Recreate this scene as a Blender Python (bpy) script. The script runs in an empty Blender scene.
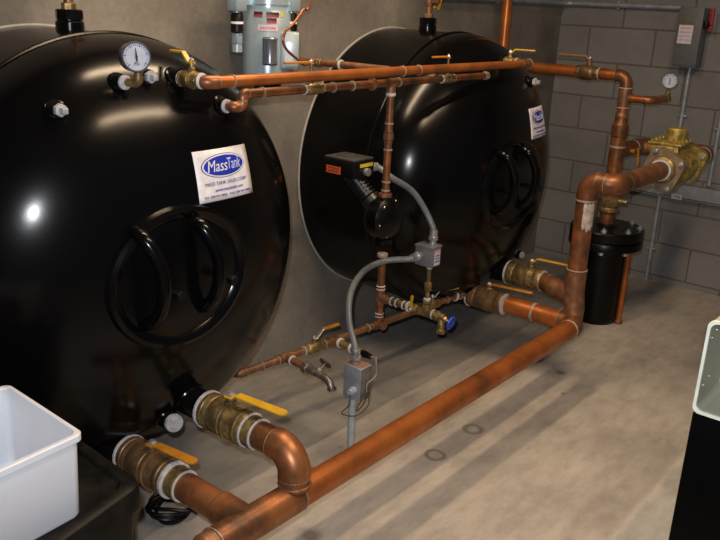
import bpy, bmesh, math, random
from mathutils import Vector, Matrix
random.seed(7)
PI = math.pi
C = bpy.context.scene.collection

# ---------------------------------------------------------------- camera frame
FPX, CAM_H = 812.4, 1.542
YAW, PIT, ROLL = math.radians(38.716), math.radians(18.309), math.radians(2.584)
_f = Vector((math.cos(YAW)*math.cos(PIT), math.sin(YAW)*math.cos(PIT), -math.sin(PIT)))
_r = _f.cross(Vector((0, 0, 1))).normalized()
_u = _r.cross(_f)
CR = math.cos(ROLL)*_r + math.sin(ROLL)*_u
CU = -math.sin(ROLL)*_r + math.cos(ROLL)*_u
EYE = Vector((0, 0, CAM_H))
def at(px, py, X=None, Y=None, Z=None):
    """survey helper: the point of a wall/pipe plane seen at a photo pixel"""
    d = CR*((px-360)/FPX) - CU*((py-270)/FPX) + _f
    if X is not None: t = X/d.x
    elif Y is not None: t = Y/d.y
    else: t = (Z-CAM_H)/d.z
    return EYE + d*t

# ---------------------------------------------------------------- materials
MATS = {}
def newmat(name):
    m = bpy.data.materials.new(name); m.use_nodes = True
    nt = m.node_tree
    return m, nt, nt.nodes['Principled BSDF']
def N(nt, t, **k):
    n = nt.nodes.new(t)
    for a, b in k.items():
        if a.startswith('i_'):
            n.inputs[a[2:].replace('_', ' ')].default_value = b
        else: setattr(n, a, b)
    return n
def ramp(nt, src, stops):
    r = nt.nodes.new('ShaderNodeValToRGB')
    e = r.color_ramp.elements
    while len(e) < len(stops): e.new(0.5)
    for i, (p, c) in enumerate(stops):
        e[i].position = p; e[i].color = (*c, 1) if len(c) == 3 else c
    nt.links.new(src, r.inputs['Fac'])
    return r
def objco(nt, scale=(1, 1, 1), loc=(0, 0, 0)):
    t = nt.nodes.new('ShaderNodeTexCoord'); mp = nt.nodes.new('ShaderNodeMapping')
    mp.inputs['Scale'].default_value = scale; mp.inputs['Location'].default_value = loc
    nt.links.new(t.outputs['Object'], mp.inputs['Vector'])
    return mp.outputs['Vector']
def noisy(name, c1, c2, scale=8, metal=0., rough=.5, r2=None, bump=0., detail=6, lo=.35, hi=.65, c3=None, coat=0, stretch=(1, 1, 1), spec=None):
    if name in MATS: return MATS[name]
    m, nt, b = newmat(name)
    v = objco(nt, stretch)
    n = N(nt, 'ShaderNodeTexNoise', i_Scale=scale, i_Detail=detail, i_Roughness=.6)
    nt.links.new(v, n.inputs['Vector'])
    st = [(lo, c1), (hi, c2)]
    if c3: st = [(lo, c1), ((lo+hi)/2, c2), (hi+.08, c3)]
    r = ramp(nt, n.outputs['Fac'], st)
    nt.links.new(r.outputs['Color'], b.inputs['Base Color'])
    b.inputs['Metallic'].default_value = metal
    b.inputs['Roughness'].default_value = rough
    if coat: b.inputs['Coat Weight'].default_value = coat; b.inputs['Coat Roughness'].default_value = .05
    if spec is not None: b.inputs['Specular IOR Level'].default_value = spec
    if r2 is not None:
        mr = N(nt, 'ShaderNodeMapRange'); mr.inputs['To Min'].default_value = rough; mr.inputs['To Max'].default_value = r2
        nt.links.new(n.outputs['Fac'], mr.inputs['Value']); nt.links.new(mr.outputs['Result'], b.inputs['Roughness'])
    if bump:
        n2 = N(nt, 'ShaderNodeTexNoise', i_Scale=scale*5, i_Detail=4)
        nt.links.new(v, n2.inputs['Vector'])
        bp = N(nt, 'ShaderNodeBump', i_Strength=bump, i_Distance=.004)
        nt.links.new(n2.outputs['Fac'], bp.inputs['Height']); nt.links.new(bp.outputs['Normal'], b.inputs['Normal'])
    MATS[name] = m
    return m
def copper():
    return noisy('weathered copper', (.36, .135, .05), (.235, .09, .036), 11, .55, .31, .5, c3=(.085, .045, .028), lo=.37, hi=.60, bump=.05)
def copper_b():
    return noisy('bright orange copper', (.50, .16, .036), (.38, .112, .026), 6, .55, .28, .44, c3=(.15, .058, .024), lo=.38, hi=.66)
def copper_d():
    return noisy('fluxed fitting copper', (.36, .165, .075), (.22, .10, .05), 26, .55, .4, .55, c3=(.15, .085, .05), lo=.36, hi=.64, bump=.12)
def brass():
    return noisy('dull brass', (.40, .28, .11), (.19, .13, .055), 34, .6, .34, .5, c3=(.07, .045, .025), lo=.35, hi=.7, bump=.06)
def bronze():
    return noisy('brown bronze valve body', (.28, .16, .075), (.17, .10, .048), 26, .55, .36, .5, c3=(.08, .048, .026), lo=.35, hi=.72, bump=.08)
def gold():
    return noisy('yellow cast bronze', (.50, .38, .10), (.30, .21, .055), 34, .5, .38, .5, c3=(.12, .075, .03), lo=.4, hi=.66, bump=.12)
def solder():
    return noisy('dull silver solder', (.40, .34, .29), (.22, .16, .12), 45, .3, .45, bump=.2)
def tape():
    return noisy('white thread tape', (.55, .54, .55), (.36, .34, .35), 50, 0, .5, bump=.3)
def zinc():
    return noisy('zinc plated steel', (.62, .63, .65), (.45, .46, .48), 40, .8, .3, .45)
def yellow():
    return noisy('yellow vinyl grip', (.56, .33, .015), (.46, .25, .012), 30, 0, .38)
def amber():
    return noisy('orange vinyl grip', (.46, .20, .014), (.34, .13, .012), 30, 0, .4)
def blackpaint():
    if 'black gloss tank paint' in MATS: return MATS['black gloss tank paint']
    m, nt, b = newmat('black gloss tank paint')
    v = objco(nt)
    n = N(nt, 'ShaderNodeTexNoise', i_Scale=14, i_Detail=5, i_Roughness=.55); nt.links.new(v, n.inputs['Vector'])
    bp = N(nt, 'ShaderNodeBump', i_Strength=.05, i_Distance=.004)
    nt.links.new(n.outputs['Fac'], bp.inputs['Height']); nt.links.new(bp.outputs['Normal'], b.inputs['Normal'])
    b.inputs['Base Color'].default_value = (.0022, .0021, .0024, 1)
    b.inputs['Roughness'].default_value = .19
    b.inputs['Specular IOR Level'].default_value = .22
    MATS['black gloss tank paint'] = m
    return m
def plain(name, c, rough=.5, metal=0, coat=0, spec=None):
    if name in MATS: return MATS[name]
    m, nt, b = newmat(name)
    v = objco(nt); n = N(nt, 'ShaderNodeTexNoise', i_Scale=35, i_Detail=3); nt.links.new(v, n.inputs['Vector'])
    r = ramp(nt, n.outputs['Fac'], [(.3, tuple(x*.86 for x in c)), (.7, tuple(min(1, x*1.08) for x in c))])
    nt.links.new(r.outputs['Color'], b.inputs['Base Color'])
    b.inputs['Roughness'].default_value = rough; b.inputs['Metallic'].default_value = metal
    if coat: b.inputs['Coat Weight'].default_value = coat
    if spec is not None: b.inputs['Specular IOR Level'].default_value = spec
    MATS[name] = m
    return m
def blk(): return plain('black enamel', (.003, .003, .0035), .3, spec=.22)
def blkplastic(): return plain('black plastic', (.004, .0035, .0035), .4, spec=.25)
def galv(): return noisy('galvanised conduit', (.40, .43, .46), (.28, .30, .33), 20, .35, .4)
def greypaint(): return plain('grey electrical paint', (.135, .145, .155), .42)
def greypvc(): return plain('grey flexible conduit plastic', (.13, .14, .155), .36)
def ink(c='blue'):
    return plain('blue label ink', (.012, .03, .42), .5) if c == 'blue' else plain('white label', (.80, .77, .80), .45)

# ---------------------------------------------------------------- mesh builder
def frame(ax):
    ax = Vector(ax).normalized()
    t = Vector((0, 0, 1)) if abs(ax.z) < .9 else Vector((1, 0, 0))
    u = ax.cross(t).normalized(); v = ax.cross(u)
    return ax, u, v
class MB:
    def __init__(s): s.bm = bmesh.new()
    def ring(s, c, u, v, r, seg, ph=0):
        return [s.bm.verts.new(c + u*(r*math.cos(ph+2*PI*i/seg)) + v*(r*math.sin(ph+2*PI*i/seg))) for i in range(seg)]
    def bridge(s, a, b):
        n = len(a)
        for i in range(n): s.bm.faces.new((a[i], a[(i+1) % n], b[(i+1) % n], b[i]))
    def lathe(s, p, ax, prof, seg=24, ph=0, cap=True):
        """prof: list of (distance along axis, radius)"""
        p = Vector(p); ax, u, v = frame(ax); prev = None; first = None
        for d, r in prof:
            if r < 1e-6: r = 1e-5
            k = s.ring(p+ax*d, u, v, r, seg, ph)
            if prev: s.bridge(prev, k)
            else: first = k
            prev = k
        if cap:
            s.bm.faces.new(first[::-1]); s.bm.faces.new(prev)
        return s
    def cyl(s, a, b, r, seg=20, r2=None):
        a, b = Vector(a), Vector(b); L = (b-a).length
        return s.lathe(a, b-a, [(0, r), (L, r2 if r2 else r)], seg)
    def hexa(s, a, b, r, seg=6):
        a, b = Vector(a), Vector(b); L = (b-a).length; e = min(.0015, L*.2)
        return s.lathe(a, b-a, [(0, r-e), (e, r), (L-e, r), (L, r-e)], seg, PI/6)
    def tube(s, pts, r, seg=18, cap=True, rfun=None):
        pts = [Vector(p) for p in pts]; n = len(pts)
        T = []
        for i in range(n):
            a = pts[max(i-1, 0)]; b = pts[min(i+1, n-1)]; T.append((b-a).normalized())
        _, u, v = frame(T[0]); prev = None
        for i in range(n):
            if i:
                q = T[i-1].rotation_difference(T[i]); u = q @ u; v = q @ v
            rr = rfun(i/(n-1)) if rfun else r
            k = s.ring(pts[i], u, v, rr, seg)
            if prev: s.bridge(prev, k)
            elif cap: s.bm.faces.new(k[::-1])
            prev = k
        if cap: s.bm.faces.new(prev)
        return s
    def torus(s, p, ax, R, r, seg=40, ms=10, sx=1, sy=1, u0=None):
        p = Vector(p); ax, u, v = frame(ax)
        if u0: u = Vector(u0); v = ax.cross(u)
        rings = []
        for i in range(seg):
            a = 2*PI*i/seg; d = u*(math.cos(a)*sx) + v*(math.sin(a)*sy); dn = d.normalized(); c = p + d*R
            rings.append([s.bm.verts.new(c + dn*(r*math.cos(2*PI*j/ms)) + ax*(r*math.sin(2*PI*j/ms))) for j in range(ms)])
        for i in range(seg): s.bridge(rings[i], rings[(i+1) % seg])
        return s
    def box(s, c, size, rot=None, bev=0., axes=None, seg=2):
        r = bmesh.ops.create_cube(s.bm, size=1)
        vs = r['verts']
        M = Matrix.Diagonal((*size, 1))
        if axes: R_ = Matrix([[a[i] for a in axes] for i in range(3)]).to_4x4()
        elif rot is not None: R_ = Matrix.Rotation(rot, 4, 'Z')
        else: R_ = Matrix.Identity(4)
        bmesh.ops.transform(s.bm, verts=vs, matrix=Matrix.Translation(Vector(c)) @ R_ @ M)
        if bev:
            es = list({e for v in vs for e in v.link_edges})
            bmesh.ops.bevel(s.bm, geom=es, offset=bev, segments=seg, affect='EDGES', profile=.5)
        return s
    def ball(s, c, r, seg=20, sc=(1, 1, 1)):
        q = bmesh.ops.create_uvsphere(s.bm, u_segments=seg, v_segments=seg//2, radius=r)
        bmesh.ops.transform(s.bm, verts=q['verts'], matrix=Matrix.Translation(Vector(c)) @ Matrix.Diagonal((*sc, 1)))
        return s
    def strip(s, pts, w, t, wdir, rnd=True):
        """flat bar along a polyline; w width, t thickness"""
        pts = [Vector(p) for p in pts]; wd = Vector(wdir).normalized(); n = len(pts); prev = None
        for i in range(n):
            a = pts[max(i-1, 0)]; b = pts[min(i+1, n-1)]; T = (b-a).normalized(); nn = T.cross(wd).normalized()
            ww = w[i] if isinstance(w, (list, tuple)) else w
            h = t/2; q = ww/2
            prof = [(-q, -h*.5), (-q*.86, -h), (q*.86, -h), (q, -h*.5), (q, h*.5), (q*.86, h), (-q*.86, h), (-q, h*.5)]
            k = [s.bm.verts.new(pts[i] + wd*x + nn*y) for x, y in prof]
            if prev: s.bridge(prev, k)
            else: s.bm.faces.new(k[::-1])
            prev = k
        s.bm.faces.new(prev)
        return s
    def build(s, name, mat, parent=None, label=None, ang=35, base=None):
        bmesh.ops.recalc_face_normals(s.bm, faces=s.bm.faces[:])
        me = bpy.data.meshes.new(name)
        cen = Vector((0, 0, 0))
        if parent: cen = parent['_loc']
        elif base is not None: cen = Vector(base)
        cen = Vector(cen)
        for v in s.bm.verts: v.co -= cen
        s.bm.to_mesh(me); s.bm.free()
        for p in me.polygons: p.use_smooth = True
        me.set_sharp_from_angle(angle=math.radians(ang))
        if mat: me.materials.append(mat)
        o = bpy.data.objects.new(name, me); C.objects.link(o)
        if parent:
            o.parent = parent; o['_loc'] = list(cen)
        else: o.location = cen; o['_loc'] = list(cen)
        if label: o['label'] = label
        return o
def tag(o, label=None, cat=None, group=None, kind=None):
    if label: o['label'] = label
    if cat: o['category'] = cat
    if group: o['group'] = group
    if kind: o['kind'] = kind
    return o
def thing(name, label, cat, loc, group=None):
    o = bpy.data.objects.new(name, None); C.objects.link(o)
    o.location = loc; o['_loc'] = list(loc); o.empty_display_size = .05
    return tag(o, label, cat, group)
def fillet(pts, R, n=8):
    pts = [Vector(p) for p in pts]; out = [pts[0]]; arcs = []
    for i in range(1, len(pts)-1):
        a, b, c = pts[i-1], pts[i], pts[i+1]
        d1 = (a-b).normalized(); d2 = (c-b).normalized(); ang = d1.angle(d2)
        rr = R[i-1] if isinstance(R, (list, tuple)) else R
        L = rr/math.tan(ang/2)
        p1 = b+d1*L; p2 = b+d2*L; cen = b + (d1+d2).normalized()*(rr/math.sin(ang/2))
        v1 = p1-cen; v2 = p2-cen; th = v1.angle(v2); arc = []
        for k in range(n+1):
            t = k/n; arc.append(cen + (v1*math.sin((1-t)*th)+v2*math.sin(t*th))/math.sin(th))
        out += arc; arcs.append((arc, d1, d2))
    out.append(pts[-1])
    return out, arcs
def smooth(pts, n=8):
    P_ = [Vector(p) for p in pts]; P_ = [P_[0]*2-P_[1]] + P_ + [P_[-1]*2-P_[-2]]; out = []
    for i in range(1, len(P_)-2):
        a, b, c, d = P_[i-1:i+3]
        for k in range(n):
            t = k/n
            out.append(.5*((2*b)+(c-a)*t+(2*a-5*b+4*c-d)*t*t+(3*b-a-3*c+d)*t**3))
    out.append(P_[-2]); return out
def run(t, pts, r, R, mat, emat=None, lip=.003, rings=True, ringw=.004, part='pipe', ext=.6):
    """a pipe run on thing t: the straight pipe, each elbow fitting, the solder rings on its lips"""
    path, arcs = fillet(pts, R) if len(pts) > 2 else ([Vector(p) for p in pts], [])
    MB().tube(path, r, 24).build(part, mat, t)
    for arc, d1, d2 in arcs:
        e = r*ext
        p = [arc[0]+d1*e] + arc + [arc[-1]+d2*e]
        el = MB().tube(p, r+lip, 24).build('elbow', emat or mat, t)
        if rings:
            for q_, d_ in ((p[0], d1), (p[-1], d2)):
                MB().lathe(q_-d_*ringw*.3, d_, [(0, r+lip*.9), (ringw*.3, r+lip*1.1), (ringw, r+.0002)], 24).build('solder_ring', solder(), el)
def ring(t, p, ax, r, w=.005, lip=.003, name='sealant_ring', mat=None):
    if mat is None and name == 'sealant_ring': mat = tape()
    ax = Vector(ax).normalized(); p = Vector(p)-ax*w/2
    return MB().lathe(p, ax, [(0, r), (w*.25, r+lip), (w*.75, r+lip), (w, r)], 24).build(name, mat or solder(), t)
def union(t, p, ax, r, w=.05, mat=None, name='union'):
    ax = Vector(ax).normalized(); p = Vector(p); m = MB(); mat = mat or brass()
    m.hexa(p-ax*w*.22, p+ax*w*.22, r*1.75, 8)
    m.hexa(p-ax*w*.5, p-ax*w*.25, r*1.45, 8)
    m.hexa(p+ax*w*.25, p+ax*w*.5, r*1.45, 8)
    return m.build(name, mat, t)

def ball_valve(name, label, p, ax, r, L, hd, hl, hw, grip, bodym, stem=(0, 0, 1), group=None, lift=.03, bracket=0., rings=(1, 1), off=0., bulge=1.32, kink=None, colr=1.22):
    """p centre, ax run axis, hd handle direction, hl handle length"""
    p = Vector(p); ax = Vector(ax).normalized(); hd = Vector(hd).normalized(); st = Vector(stem).normalized()
    t = thing(name, label, 'valve', p, group)
    h = L/2
    MB().lathe(p-ax*h, ax, [(0, r*1.05), (h*.30, r*1.05), (h*.36, r*bulge*.9), (h*.45, r*bulge), (h*1.02, r*bulge), (h*1.04, r*bulge*.96), (h*1.10, r*bulge*.96), (h*1.12, r*(bulge+.05)), (h*1.24, r*(bulge+.05)), (h*1.26, r*bulge*.95), (h*1.40, r*bulge*.93), (h*1.5, r*1.12), (L, r*1.08)], 36).build('body', bodym, t)
    for s_ in (-1, 1):
        c = p+ax*(s_*h*.8)
        m = MB().lathe(c-ax*h*.2, ax, [(0, r*colr*.97), (h*.03, r*colr), (h*.16, r*colr), (h*.18, r*colr*.96), (h*.22, r*colr*.96), (h*.24, r*colr), (h*.37, r*colr), (h*.4, r*colr*.97)], 30 if r > .03 else 8)
        m.build('end_collar', bodym, t)
    if rings[0]: ring(t, p-ax*(h+(.005 if r > .03 else 0)), ax, r*1.02, min(.012, r*.3), r*(.30 if r > .03 else .14))
    if rings[1]: ring(t, p+ax*h, ax, r*1.02, min(.007, r*.3), r*.14)
    b = p + ax*off; s0 = b+st*r*bulge*.9
    MB().cyl(s0, s0+st*(lift*.75), (.0045 if lift > .07 else r*.26+.002), 14).hexa(s0, s0+st*min(.014, lift*.35), r*.38+.003).build('stem', bodym, t)
    top = s0+st*lift*.75
    MB().hexa(top+st*.001, top+st*.009, r*.2+.004).cyl(top+st*.008, top+st*.013, r*.1+.002, 10).build('nut', zinc(), t)
    wd = st.cross(hd)
    k = kink if kink is not None else lift*.5
    a0 = top-hd*hw*.35
    if bracket:
        b1 = top + hd*bracket + st*k
        MB().strip([a0, top+hd*hw*.5, b1-hd*.006, b1+hd*.01], [hw*1.1, hw*1.1, hw*.8, hw*.8], .004, wd).build('handle_bracket', zinc(), t, 'bare zinc plated bracket')
        pts = [b1-hd*.004, b1+hd*.02, top+hd*hl+st*(k*1.1)-hd*hw*.3, top+hd*hl+st*(k*1.1)]
        MB().strip(pts, [hw*.85, hw, hw, hw*.45], .007, wd).build('handle', grip, t)
    else:
        pts = [a0, top+hd*hw*.5, top+hd*(hw*.5+k)+st*k, top+hd*(hl-hw*.35)+st*k, top+hd*hl+st*k]
        MB().strip(pts, [hw, hw, hw*.85, hw, hw*.5], .006, wd).build('handle', grip, t)
    return t

def text_mesh(txt, size, extrude=.0006, bold=0., shear=0., width=None):
    cu = bpy.data.curves.new('txt', 'FONT'); cu.body = txt; cu.size = size; cu.extrude = extrude
    cu.align_x = 'CENTER'; cu.align_y = 'CENTER'; cu.offset = bold; cu.shear = shear; cu.resolution_u = 3
    o = bpy.data.objects.new('txt', cu); C.objects.link(o)
    dg = bpy.context.evaluated_depsgraph_get(); dg.update()
    me = bpy.data.meshes.new_from_object(o.evaluated_get(dg))
    bpy.data.objects.remove(o); bpy.data.curves.remove(cu)
    xs = [v.co.x for v in me.vertices]
    if width and xs:
        w = max(xs)-min(xs); k = width/w; cx = (max(xs)+min(xs))/2
        for v in me.vertices: v.co.x = (v.co.x-cx)*k
    return me
def text_on(parent, name, txt, size, mat, place, bold=0., shear=0., width=None, label=None):
    """place(u, v, n) -> world point"""
    me = text_mesh(txt, size, .0004, bold, shear, width)
    cen = Vector(parent['_loc'])
    for v in me.vertices: v.co = place(v.co.x, v.co.y, .0008+v.co.z) - cen
    me.materials.clear(); me.materials.append(mat)
    o = bpy.data.objects.new(name, me); C.objects.link(o); o.parent = parent; o['_loc'] = list(cen)
    if label: o['label'] = label
    return o
def flat(c, u, v):
    c, u, v = Vector(c), Vector(u).normalized(), Vector(v).normalized(); n = u.cross(v)
    return lambda a, b, h: c+u*a+v*b+n*h

# ================================================================= SETTING
WALL_Y, BACK_X = 2.36, 4.80
def concrete_wall():
    m, nt, b = newmat('poured concrete wall')
    v = objco(nt)
    n = N(nt, 'ShaderNodeTexNoise', i_Scale=2.2, i_Detail=8, i_Roughness=.62); nt.links.new(v, n.inputs['Vector'])
    r = ramp(nt, n.outputs['Fac'], [(.30, (.115, .102, .088)), (.5, (.185, .166, .142)), (.70, (.27, .245, .21))])
    n2 = N(nt, 'ShaderNodeTexNoise', i_Scale=60, i_Detail=5); nt.links.new(v, n2.inputs['Vector'])
    mx = N(nt, 'ShaderNodeMixRGB', blend_type='MULTIPLY'); mx.inputs['Fac'].default_value = .5
    r2 = ramp(nt, n2.outputs['Fac'], [(.3, (.7, .7, .7)), (.7, (1, 1, 1))])
    nt.links.new(r.outputs['Color'], mx.inputs['Color1']); nt.links.new(r2.outputs['Color'], mx.inputs['Color2'])
    nt.links.new(mx.outputs['Color'], b.inputs['Base Color']); b.inputs['Roughness'].default_value = .85
    bp = N(nt, 'ShaderNodeBump', i_Strength=.3, i_Distance=.004); nt.links.new(n2.outputs['Fac'], bp.inputs['Height']); nt.links.new(bp.outputs['Normal'], b.inputs['Normal'])
    return m
def block_wall():
    m, nt, b = newmat('grey concrete block wall')
    tc = N(nt, 'ShaderNodeTexCoord'); sp = N(nt, 'ShaderNodeSeparateXYZ'); cb = N(nt, 'ShaderNodeCombineXYZ')
    nt.links.new(tc.outputs['Object'], sp.inputs['Vector'])
    # brick texture runs in (Y, Z)
    ay = N(nt, 'ShaderNodeMath', operation='ADD'); ay.inputs[1].default_value = BLK_DY
    az = N(nt, 'ShaderNodeMath', operation='ADD'); az.inputs[1].default_value = BLK_DZ
    nt.links.new(sp.outputs['Y'], ay.inputs[0]); nt.links.new(sp.outputs['Z'], az.inputs[0])
    nt.links.new(ay.outputs[0], cb.inputs['X']); nt.links.new(az.outputs[0], cb.inputs['Y'])
    br = N(nt, 'ShaderNodeTexBrick'); br.offset = .5
    br.inputs['Scale'].default_value = 1; br.inputs['Brick Width'].default_value = .4; br.inputs['Row Height'].default_value = .2032
    br.inputs['Mortar Size'].default_value = .006; br.inputs['Mortar Smooth'].default_value = .3
    br.inputs['Color1'].default_value = (.235, .228, .222, 1); br.inputs['Color2'].default_value = (.20, .194, .19, 1); br.inputs['Mortar'].default_value = (.14, .118, .108, 1)
    nt.links.new(cb.outputs[0], br.inputs['Vector'])
    n2 = N(nt, 'ShaderNodeTexNoise', i_Scale=5, i_Detail=8, i_Roughness=.7); nt.links.new(tc.outputs['Object'], n2.inputs['Vector'])
    r2 = ramp(nt, n2.outputs['Fac'], [(.3, (.75, .74, .73)), (.7, (1, 1, 1))])
    mx = N(nt, 'ShaderNodeMixRGB', blend_type='MULTIPLY'); mx.inputs['Fac'].default_value = .8
    nt.links.new(br.outputs['Color'], mx.inputs['Color1']); nt.links.new(r2.outputs['Color'], mx.inputs['Color2'])
    nt.links.new(mx.outputs['Color'], b.inputs['Base Color']); b.inputs['Roughness'].default_value = .9
    n3 = N(nt, 'ShaderNodeTexNoise', i_Scale=90, i_Detail=4); nt.links.new(tc.outputs['Object'], n3.inputs['Vector'])
    ad = N(nt, 'ShaderNodeMath', operation='MULTIPLY_ADD'); ad.inputs[1].default_value = -1.5; nt.links.new(br.outputs['Fac'], ad.inputs[0]); nt.links.new(n3.outputs['Fac'], ad.inputs[2])
    bp = N(nt, 'ShaderNodeBump', i_Strength=.5, i_Distance=.004); nt.links.new(ad.outputs[0], bp.inputs['Height']); nt.links.new(bp.outputs['Normal'], b.inputs['Normal'])
    return m
# a vertical joint of one course and a bed joint read off the photograph
BLK_DY = -(at(588, 45, X=4.8).y) + 4.0
BLK_DZ = -(at(590, 61.5, X=4.8).z) + 2.032 + .2032
def floor_mat():
    m, nt, b = newmat('trowelled concrete floor')
    tc = N(nt, 'ShaderNodeTexCoord'); sp = N(nt, 'ShaderNodeSeparateXYZ'); nt.links.new(tc.outputs['Object'], sp.inputs['Vector'])
    n = N(nt, 'ShaderNodeTexNoise', i_Scale=1.7, i_Detail=9, i_Roughness=.62); nt.links.new(tc.outputs['Object'], n.inputs['Vector'])
    base = ramp(nt, n.outputs['Fac'], [(.32, (.31, .285, .26)), (.5, (.42, .385, .35)), (.68, (.50, .465, .425))])
    # long bands along the room, edges a little wobbly
    wob = N(nt, 'ShaderNodeMath', operation='MULTIPLY_ADD'); wob.inputs[1].default_value = .05
    nt.links.new(n.outputs['Fac'], wob.inputs[0]); nt.links.new(sp.outputs['Y'], wob.inputs[2])
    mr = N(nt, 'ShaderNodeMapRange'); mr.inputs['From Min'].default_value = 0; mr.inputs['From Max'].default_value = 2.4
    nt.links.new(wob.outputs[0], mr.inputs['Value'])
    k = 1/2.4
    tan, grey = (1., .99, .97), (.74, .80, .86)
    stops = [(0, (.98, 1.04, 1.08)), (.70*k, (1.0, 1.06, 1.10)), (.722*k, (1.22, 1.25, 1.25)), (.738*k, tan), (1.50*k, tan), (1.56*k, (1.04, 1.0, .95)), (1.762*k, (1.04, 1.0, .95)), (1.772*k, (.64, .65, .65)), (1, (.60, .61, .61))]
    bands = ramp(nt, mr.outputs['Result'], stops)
    mx = N(nt, 'ShaderNodeMixRGB', blend_type='MULTIPLY'); mx.inputs['Fac'].default_value = 1
    nt.links.new(base.outputs['Color'], mx.inputs['Color1']); nt.links.new(bands.outputs['Color'], mx.inputs['Color2'])
    # fine streaks
    mp = N(nt, 'ShaderNodeMapping'); mp.inputs['Scale'].default_value = (2.5, 6, 1); nt.links.new(tc.outputs['Object'], mp.inputs['Vector'])
    n2 = N(nt, 'ShaderNodeTexNoise', i_Scale=3, i_Detail=8, i_Roughness=.7); nt.links.new(mp.outputs['Vector'], n2.inputs['Vector'])
    r2 = ramp(nt, n2.outputs['Fac'], [(.32, (.70, .69, .69)), (.62, (1.04, 1.04, 1.04))])
    mx2 = N(nt, 'ShaderNodeMixRGB', blend_type='MULTIPLY'); mx2.inputs['Fac'].default_value = .8
    nt.links.new(mx.outputs['Color'], mx2.inputs['Color1']); nt.links.new(r2.outputs['Color'], mx2.inputs['Color2'])
    cur = mx2.outputs['Color']
    # ring stains and blots left on the slab
    def blot(cur, x, y, r0, w, col, amt):
        d = N(nt, 'ShaderNodeVectorMath', operation='DISTANCE'); d.inputs[1].default_value = (x, y, 0)
        nn = N(nt, 'ShaderNodeTexNoise', i_Scale=14, i_Detail=4); nt.links.new(tc.outputs['Object'], nn.inputs['Vector'])
        a = N(nt, 'ShaderNodeMath', operation='MULTIPLY_ADD'); a.inputs[1].default_value = w*1.6
        nt.links.new(tc.outputs['Object'], d.inputs[0]); nt.links.new(nn.outputs['Fac'], a.inputs[0]); nt.links.new(d.outputs['Value'], a.inputs[2])
        s_ = N(nt, 'ShaderNodeMath', operation='SUBTRACT'); s_.inputs[1].default_value = r0+w*.8; nt.links.new(a.outputs[0], s_.inputs[0])
        ab = N(nt, 'ShaderNodeMath', operation='ABSOLUTE'); nt.links.new(s_.outputs[0], ab.inputs[0])
        m2 = N(nt, 'ShaderNodeMapRange'); m2.inputs['From Min'].default_value = w; m2.inputs['From Max'].default_value = w*.2
        m2.inputs['To Max'].default_value = amt; nt.links.new(ab.outputs[0], m2.inputs['Value'])
        x_ = N(nt, 'ShaderNodeMixRGB'); nt.links.new(m2.outputs['Result'], x_.inputs['Fac']); nt.links.new(cur, x_.inputs['Color1']); x_.inputs['Color2'].default_value = (*col, 1)
        return x_.outputs['Color']
    for (x, y, r0, w, a) in ((2.198, 1.377, .033, .012, .75), (2.457, 1.378, .033, .014, .7), (3.168, 1.36, .0, .028, .75), (2.985, 1.262, .0, .018, .75), (1.554, 1.393, .0, .05, .8)):
        cur = blot(cur, x, y, r0, w, (.13, .115, .095), a)
    for i in range(14):
        p = at(random.uniform(330, 480), 0, Z=-1) if False else Vector((random.uniform(1.75, 2.9), random.uniform(1.52, 1.74), 0))
        cur = blot(cur, p.x, p.y, 0, random.uniform(.006, .02), (.20, .12, .075), .6)
    nt.links.new(cur, b.inputs['Base Color'])
    b.inputs['Roughness'].default_value = .55; b.inputs['Specular IOR Level'].default_value = .35
    bp = N(nt, 'ShaderNodeBump', i_Strength=.15, i_Distance=.004); nt.links.new(n2.outputs['Fac'], bp.inputs['Height']); nt.links.new(bp.outputs['Normal'], b.inputs['Normal'])
    return m
def struct(name, mb, mat):
    o = mb.build(name, mat); o['kind'] = 'structure'; return o
struct('floor', MB().box((2.0, .3, -.05), (6.0, 4.3, .1)), floor_mat())
struct('wall_left', MB().box((1.9, WALL_Y+.1, 1.4), (6.2, .2, 3.0)), concrete_wall())
struct('wall_back', MB().box((BACK_X+.1, .3, 1.4), (.2, 4.12, 3.0)), block_wall())
ceil = plain('painted ceiling', (.30, .29, .27), .9)
struct('ceiling', MB().box((2.0, .3, 2.95), (6.0, 4.3, .1)), ceil)

# ================================================================= TANKS
TR, TZ, TY, TD, TN = .605, .825, 1.99, .365, 2.2
def dome_y(x, z, Xc):
    q = math.sqrt((x-Xc)**2+(z-TZ)**2)/TR
    return TY - TD*max(0, 1-q**TN)**(1/TN)
def dome_n(x, z, Xc):
    h = .002; x = max(Xc-TR*.97, min(Xc+TR*.97, x))
    return Vector(((dome_y(x+h, z, Xc)-dome_y(x-h, z, Xc))/(2*h), -1, (dome_y(x, z+h, Xc)-dome_y(x, z-h, Xc))/(2*h))).normalized()
def stub(t, x, z, Xc, r, tip, name='nozzle'):
    y = dome_y(x, z, Xc)
    m = MB().lathe((x, y+.05, z), (0, -1, 0), [(0, r), (.05+(y-tip), r), (.05+(y-tip), r*.8)], 24)
    o = m.build(name, plain('black satin paint', (.003, .003, .003), .45, spec=.15), t)
    n = dome_n(x, z, Xc)
    MB().torus(Vector((x, y, z))+n*.001, n, r*1.1, .006, 28, 8).build('weld_bead', blackpaint(), o)
    return o
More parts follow.
